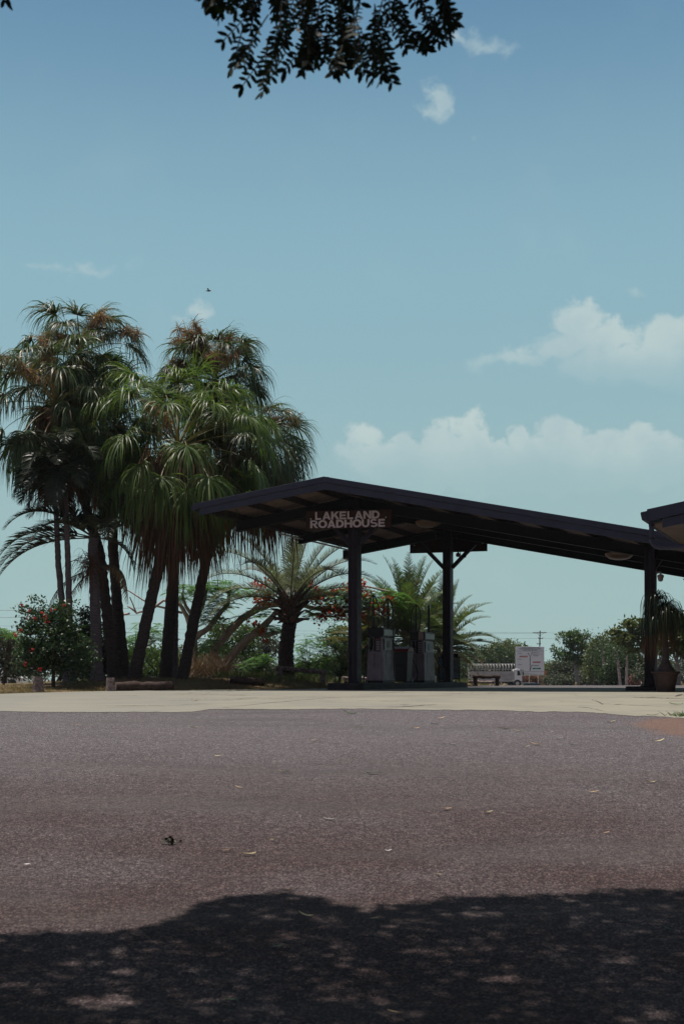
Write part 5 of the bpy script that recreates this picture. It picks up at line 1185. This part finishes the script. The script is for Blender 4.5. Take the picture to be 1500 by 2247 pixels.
# wood on the skyline, far off
def far_wood():
    rg = np.random.default_rng(404); n = 900; a = rg.uniform(-.55, .55, n); D = rg.uniform(230, 330, n); C = np.stack([a * D, D, zground(a * D, D) + rg.uniform(0, 1, n) ** .7 * (5.2 + 2.2 * np.sin(a * 31) + 1.4 * np.sin(a * 77))], 1)
    k = np.repeat(np.arange(n), 34); P = C[k] + rg.normal(0, 1.0, (len(k), 3)); V, Fc = cards(rg, P, .75); tag(arr_mesh('distant_wood', V, Fc, L_gy), 'far-off grey-green woodland along the skyline', 'woodland', None, 'stuff')
far_wood()
# grass and litter along the verge
def verge_grass():
    rg = np.random.default_rng(12); n = 26000; a = rg.uniform(-.30, .115, n); dv = np.interp(a, VA, VD); D = dv + rg.exponential(2.6, n) + rg.normal(0, .12, n); X = a * D
    keep = (np.sin(X * 3.1 + D) + np.sin(D * 2.3 - X * 1.3) + rg.normal(0, .9, n) > -.6); X, D = X[keep], D[keep]; Z = zground(X, D) - .012
    az = rg.uniform(0, 6.28, len(X)); d = np.stack([np.cos(az) * .9, np.sin(az) * .9, rg.uniform(.2, 1.3, len(X))], 1)
    o = ribbons('verge_grass', np.stack([X, D, Z], 1), d, .085, .011, .25, leafmat('dry verge grass', (.17, .12, .075), (.12, .115, .055), .8, .3, c3=(.24, .13, .08)), None, 2, rg, .5)
    tag(o, 'short dry grass and litter along the verge', 'grass', None, 'stuff')
    n = 5200; a = np.concatenate([rg.uniform(-.10, .115, n)]); D = np.interp(a, VA, VD) + 2.5 + rg.uniform(0, 9, n); X = a * D; Z = zground(X, D) - .01; az = rg.uniform(0, 6.28, n)
    d = np.stack([np.cos(az) * .5, np.sin(az) * .5, rg.uniform(.6, 1.3, n)], 1)
    o = ribbons('tall_grass', np.stack([X, D, Z], 1), d, .24, .014, .2, leafmat('tall grass', (.07, .10, .045), (.13, .13, .06), .7, .35), None, 3, rg, .5)
    tag(o, 'taller green grass behind the log rails', 'grass', None, 'stuff')
verge_grass()
rg = np.random.default_rng(13); D = D_of_y(1572); n = 70; X = (1492 - 750) / F * D + rg.normal(0, .09, n); Y = D + rg.normal(0, .08, n); az = rg.uniform(0, 6.28, n)
o = ribbons('grass_tuft', np.stack([X, Y, zbase(Y)], 1), np.stack([np.cos(az), np.sin(az), rg.uniform(.3, 1.2, n)], 1), .12, .01, .3, L_md, None, 3, rg, .4); tag(o, 'small green weed tuft at the edge of the concrete on the right', 'weed')

# ------------------------------------------------------------------ fallen leaves
L_fall = [flat('dry pale leaf', (.55, .47, .26), .6, .2, 40), flat('tan leaf', (.42, .28, .16), .7, .2, 40), flat('white petal', (.62, .60, .58), .7, .1, 40), flat('fallen green leaf', (.10, .16, .06), .5, .2, 40), flat('dark fallen leaf', (.035, .035, .018), .6, .3, 40)]
def leaf_mesh(i):
    r = random.Random(i); m = MB(); n = 7; w = r.uniform(.22, .34); cu = r.uniform(.08, .28); vs = []
    for k in range(n):
        u = k / (n - 1); ww = w * math.sin(math.pi * min(1, .04 + u * .94)) ** .8; z = cu * (u - .5) ** 2 * 1.6 + .02; b = .14 * math.sin(u * 3 + i)
        vs += [(u - .5, b - ww / 2, z + .10 * w), (u - .5, b, z), (u - .5, b + ww / 2, z + .16 * w)]
    fs = []
    for k in range(n - 1):
        for j in (0, 1): fs.append((k * 3 + j, k * 3 + j + 1, k * 3 + j + 4, k * 3 + j + 3))
    me = bpy.data.meshes.new('fallen_leaf'); me.from_pydata(vs, [], fs); me.update(); return me
leaves = [(767, 1567, 22, 3), (784, 1596, 12, 0), (910, 1600, 14, 1), (954, 1591, 14, 4), (968, 1577, 14, 1), (1105, 1601, 18, 0), (1136, 1606, 14, 0), (1026, 1609, 8, 2), (1175, 1636, 24, 1), (1231, 1622, 16, 2), (1257, 1637, 14, 4), (1341, 1586, 18, 0), (1482, 1548, 22, 3), (1442, 1628, 22, 0), (1181, 1588, 12, 1), (993, 1635, 12, 2),
 (172, 1593, 11, 1), (233, 1567, 12, 0), (252, 1569, 9, 0), (246, 1598, 8, 2), (425, 1598, 14, 0), (691, 1628, 22, 0), (716, 1588, 10, 1), (427, 1539, 10, 1), (480, 1661, 13, 0), (623, 1696, 20, 0), (821, 1700, 24, 4), (260, 1705, 8, 2), (524, 1730, 14, 1), (374, 1728, 9, 0), (980, 1778, 20, 1), (1070, 1784, 20, 0), (721, 1801, 16, 2), (599, 1847, 16, 0), (545, 1878, 24, 0), (497, 1870, 20, 1), (851, 1870, 14, 2), (779, 1911, 8, 0), (962, 1922, 10, 0), (631, 1955, 16, 1), (670, 2013, 26, 0), (820, 2020, 16, 0), (610, 2082, 26, 3), (512, 2200, 30, 3), (865, 2230, 26, 1), (1465, 2042, 20, 3), (1424, 1718, 18, 0), (1452, 1719, 16, 3), (1303, 1740, 16, 1), (1100, 1788, 10, 3), (1157, 1640, 8, 0), (1431, 1571, 18, 3), (60, 1900, 10, 2), (150, 1680, 9, 1), (1330, 1830, 10, 1), (330, 1622, 9, 0)]
names_ = ['pale dry', 'tan', 'whitish', 'green', 'dark']
def leaf_label(x, y, w, c):
    col = 'under the ' + [n for lim, n in ((60, 'left picture edge'), (160, 'lone stump'), (215, 'grey feather palms'), (290, "the stump of the long log"), (400, 'middle of the long log'), (500, 'flame tree'),
        (585, 'dark shaded log'), (700, 'log rail'), (800, 'front canopy column'), (880, 'first fuel pump'), (960, 'second fuel pump'), (1030, 'rear canopy column'), (1100, 'broken log rail'), (1150, 'truck cab'), (1215, 'information sign'),
        (1300, 'gum tree'), (1400, 'view left of the right column'), (1450, 'right canopy column'), (9999, 'potted palm')) if x <= lim][0]
    row = [n for lim, n in ((1556, 'on the concrete'), (1580, 'at the concrete edge'), (1604, 'just before the concrete'), (1642, 'on the far asphalt'), (1710, 'at a third of the asphalt'),
        (1760, 'mid asphalt'), (1830, 'on the nearer asphalt'), (1915, 'well before the tree shadow'), (1960, 'at the tree shadow edge'), (2100, 'in the upper tree shadow'), (9999, 'deep in the tree shadow')) if y <= lim][0]
    return '%s leaf %s, %s' % (names_[c], row, col.replace('under the ', 'below the ').replace('the the', 'the'))
used = {}
for i, (x, y, w, c) in enumerate(leaves):
    D = D_of_y(y); s = 1.4 * w / F * D; X = (x - 750) / F * D
    me = leaf_mesh(i); me.materials.append(L_fall[c]); o = bpy.data.objects.new('fallen_leaf', me); COL.objects.link(o)
    o.location = (X, D, float(zbase(D)) + .012); o.scale = (s, s, s); o.rotation_euler = (prng.uniform(-.1, .1), prng.uniform(-.2, .2), prng.uniform(-.5, .5) + (pi if i % 2 else 0))
    lb = leaf_label(x, y, w, c)
    if lb in used: lb = lb.replace(' leaf', ' small leaf' if w < used[lb] else ' larger leaf', 1); print('dup', lb)
    used[lb] = w; tag(o, lb, 'leaf', 'leaves scattered over the ground')
# clump of dark wilted leaves with its twig
D = D_of_y(1853); rg = np.random.default_rng(3); c = np.array([(374 - 750) / F * D, D, float(zbase(D)) + .015]); V, Fc = cards(rg, c + rg.normal(0, 1, (26, 3)) * [.022, .03, .010] + [0, 0, .015], .045, 0, .5)
o = arr_mesh('wilted_leaves', V, Fc, L_fall[4]); tag(o, 'small clump of dark wilted leaves on the asphalt at the left', 'leaf clump')
m = MB(); m.tube([Vector(c) + XX * .01, Vector(c) + XX * .06 + UP * .005, Vector(c) + Vector((.09, .01, 0))], .003, 5); m.build('twig', M_log, o)

# ------------------------------------------------------------------ shade tree overhead
L_blk = leafmat('dark overhead leaflet', (.009, .014, .007), (.014, .022, .009), .6, .10, .1)
sb = Vector((1.6, -3.2, float(zbase(-3.2)))); sh = thing('shade_tree', 'dark overhanging tree branch with rounded leaflets at the top of the picture', 'tree', sb)
def crown_shadow():
    rg = np.random.default_rng(99)
    ex = [-900, 0, 100, 200, 290, 350, 400, 430, 500, 560, 620, 660, 700, 760, 800, 840, 900, 1000, 1100, 1250, 1350, 1500, 2400]
    ey = [2065, 2052, 2046, 2048, 2040, 2028, 2010, 1985, 1972, 1962, 1960, 1966, 1976, 1990, 2004, 1990, 1982, 1970, 1968, 1966, 1952, 1956, 1956]
    holes = [(235, 2198, 90, 16, .95), (285, 2132, 40, 8, .9), (180, 2112, 60, 8, .75), (600, 2008, 60, 10, .6), (720, 2020, 60, 10, .5), (880, 2025, 60, 12, .8), (1035, 2010, 75, 12, .8), (960, 2085, 90, 10, .75), (1110, 2150, 55, 9, .85), (790, 2190, 50, 8, .7), (880, 2225, 60, 6, .6), (1280, 2030, 45, 8, .7), (1440, 2225, 50, 7, .7), (1380, 2105, 40, 6, .6), (860, 2160, 60, 8, .5), (560, 2140, 40, 7, .5), (60, 2160, 60, 8, .4), (1420, 1988, 40, 5, .7), (1000, 2110, 50, 6, .6), (750, 2100, 40, 8, .5), (480, 2080, 40, 8, .4), (1310, 2005, 50, 5, .6)]
    def accept(X, Y, soft):
        Z = zbase(Y); x = 750 + X / np.maximum(Y, .5) * F; y = HY + (CZ - Z) / np.maximum(Y, .5) * F
        ok = np.where(Y > 4.6, y > np.interp(x, ex, ey) + rg.normal(0, soft, len(X)), True)
        for hx, hy, rx, ry, s in holes:
            q = ((x - hx) / rx) ** 2 + ((y - hy) / ry) ** 2; ok &= ~((q < rg.uniform(.5, 1.3, len(X))) & (rg.uniform(size=len(X)) < (s if hy > 2095 else s * .7)) & (Y > 4.6))
        # small irregular chinks of light
        ch = np.sin(X * 9.1 + 1.7 * np.sin(Y * 3.3)) * np.sin(Y * 7.7 + 1.3 * np.sin(X * 4.1)) + .5 * np.sin(X * 21 + Y * 5)
        ok &= ~((ch > 1.22) & (rg.uniform(size=len(X)) < .7))
        return ok
    def up(X, Y, h0, h1):
        h = rg.uniform(h0, h1, len(X)); Z = zbase(Y) + h; return np.stack([X + SH[0] * h, Y + SH[1] * h, Z], 1)
    X = rg.uniform(-2.6, 2.6, 38000); Y = rg.uniform(4.6, 7.9, 38000); k = accept(X, Y, 4); C1 = up(X[k], Y[k], 6.3, 7.6)
    V1, F1 = cards(rg, C1, .085, .8, .6)
    X = rg.uniform(-7, 8, 26000); Y = rg.uniform(-8, 9.0, 26000); k = ((np.abs(X) > 2.5) | (Y < 4.7)) & accept(X, Y, 10) & ((X - .5) ** 2 / 56 + (Y + .5) ** 2 / 84 < 1); C2 = up(X[k], Y[k], 6.6, 8.6)
    V2, F2 = cards(rg, C2, .26, .5, .6)
    arr_mesh('crown', np.concatenate([V1, V2]), np.concatenate([F1, F2 + len(V1)]), L_blk, sh)
crown_shadow()
m = MB(); tk = [sb - UP * .2, sb + Vector((-.1, .1, 1.5)), sb + Vector((.0, .3, 3.2)), sb + Vector((-.2, .6, 4.6))]
m.tube(tk, [.30, .24, .21, .18], 14, True, .05, prng)
for ex_ in ((-3.2, 3.5, 7.0), (2.8, 4.5, 7.2), (-.6, 6.5, 7.0), (-4, -2, 7), (4.5, 0, 7.2), (.5, -4, 7.2), (1.8, 7.5, 7.4), (-1.6, 7.6, 7.3)):
    e = Vector(ex_); s = tk[-1]; m.tube([s, s.lerp(e, .35) + UP * .35, s.lerp(e, .7) + UP * .3, e], [.12, .08, .05, .02], 8)
# the branch that hangs into view
br = [tk[-1], Vector((.9, .5, 4.4)), Vector((.3, 2.6, 4.15)), Vector((.0, 4.2, 3.95)), Vector((-.15, 4.9, 3.9))]
m.tube(br, [.09, .06, .04, .022, .01], 8); m.build('trunk', BK_d, sh)
def overhang():
    rg = np.random.default_rng(17); lx = [430, 445, 470, 500, 520, 560, 600, 650, 700, 740, 780, 830, 865, 880, 905, 940, 975, 1000, 1010]; ly = [6, 12, 22, 120, 188, 214, 185, 168, 140, 160, 150, 184, 180, 105, 115, 108, 92, 55, 10]
    Ls, tw = [], MB()
    hubs = [Vector((x / 100, 4.2 + (i % 3) * .12, 3.80)) for i, x in enumerate(range(-44, 45, 11))]
    for h in hubs: tw.tube([Vector((.0, 4.2, 3.95)), h], [.012, .006], 5)
    V, Fc, off = [], [], 0
    hexa = [(0, -.0), (.25, .36), (.65, .42), (.95, .18), (1.0, 0), (.95, -.18), (.65, -.42), (.25, -.36)]
    def leaf(tip, org, LL, npair=9, lsz=.031):
        nonlocal off
        d = nrm(tip - org); s = nrm(np.cross(d, nrm(rg.normal(0, 1, 3) * .55 + np.array([0, 1.0, 0])))); n = np.cross(s, d); bend = rg.uniform(-.15, .15)
        tw.tube([Vector(org), Vector(org + (tip - org) * .5 + s * bend * LL * .3), Vector(tip)], .0022, 4, False)
        for k in range(npair):
            u = .12 + .88 * (k + 1) / npair; c = org + (tip - org) * u + s * bend * LL * .3 * (1 - (2 * u - 1) ** 2); sz = lsz * (.45 + .72 * u)
            for sg in (-1, 1) if k < npair - 1 else (-1, 1):
                e = nrm(s * sg * (.95 if k < npair - 1 else .35) + d * (.30 + .25 * u) + n * rg.normal(0, .3) + d * rg.normal(0, .12)); sz *= rg.uniform(.8, 1.15); w = nrm(np.cross(e, n))
                pts = np.array([c + e * a * sz + w * b_ * sz * .46 for a, b_ in hexa]); V.append(pts); Fc.append(np.arange(8) + off); off += 8
    for i in range(122):
        x = rg.uniform(445, 1000); ymax = np.interp(x, lx, ly); f = rg.uniform() ** .85 * .93 if i > 44 else 1.0
        y = -60 + (ymax + 60) * f - (0 if i > 44 else rg.uniform(0, 26)); D = rg.uniform(3.7, 4.5)
        tip = np.array(W(x, y, D)); spread = (x - 730) / 300
        o = tip + np.array([-spread * .09 + rg.normal(0, .035), rg.normal(0, .03), .12 + rg.uniform(-.02, .04)]); leaf(tip, o, .13, int(rg.integers(7, 10)))
    for x, y in ((450, 10), (478, 22), (512, 18), (10, -2), (985, 75), (992, 48)): tip = np.array(W(x, y, 4.1)); leaf(tip, tip + [-.01 if x < 900 else -.1, 0, .10 if x < 900 else .035], .12, 6)
    Vv = np.concatenate(V); arr_mesh('hanging_leaves', Vv, np.array(Fc), L_blk, sh); tw.build('twigs', BK_d, sh)
overhang()
# ------------------------------------------------------------------ haze
HAZE = True
if HAZE:
    m = MB(); m.box((0, 700, 12.0), (22000, 1800, 30)); hm = bpy.data.materials.new('air'); hm.use_nodes = True; nt = hm.node_tree; nt.nodes.clear()
    pv = nt.nodes.new('ShaderNodeVolumePrincipled'); pv.inputs['Color'].default_value = (.80, .90, .95, 1); pv.inputs['Density'].default_value = .00016; pv.inputs['Anisotropy'].default_value = .2
    ou = nt.nodes.new('ShaderNodeOutputMaterial'); nt.links.new(pv.outputs[0], ou.inputs['Volume']); hz = m.build('haze', hm); tag(hz, kind='stuff')
print('objects', len(bpy.data.objects))
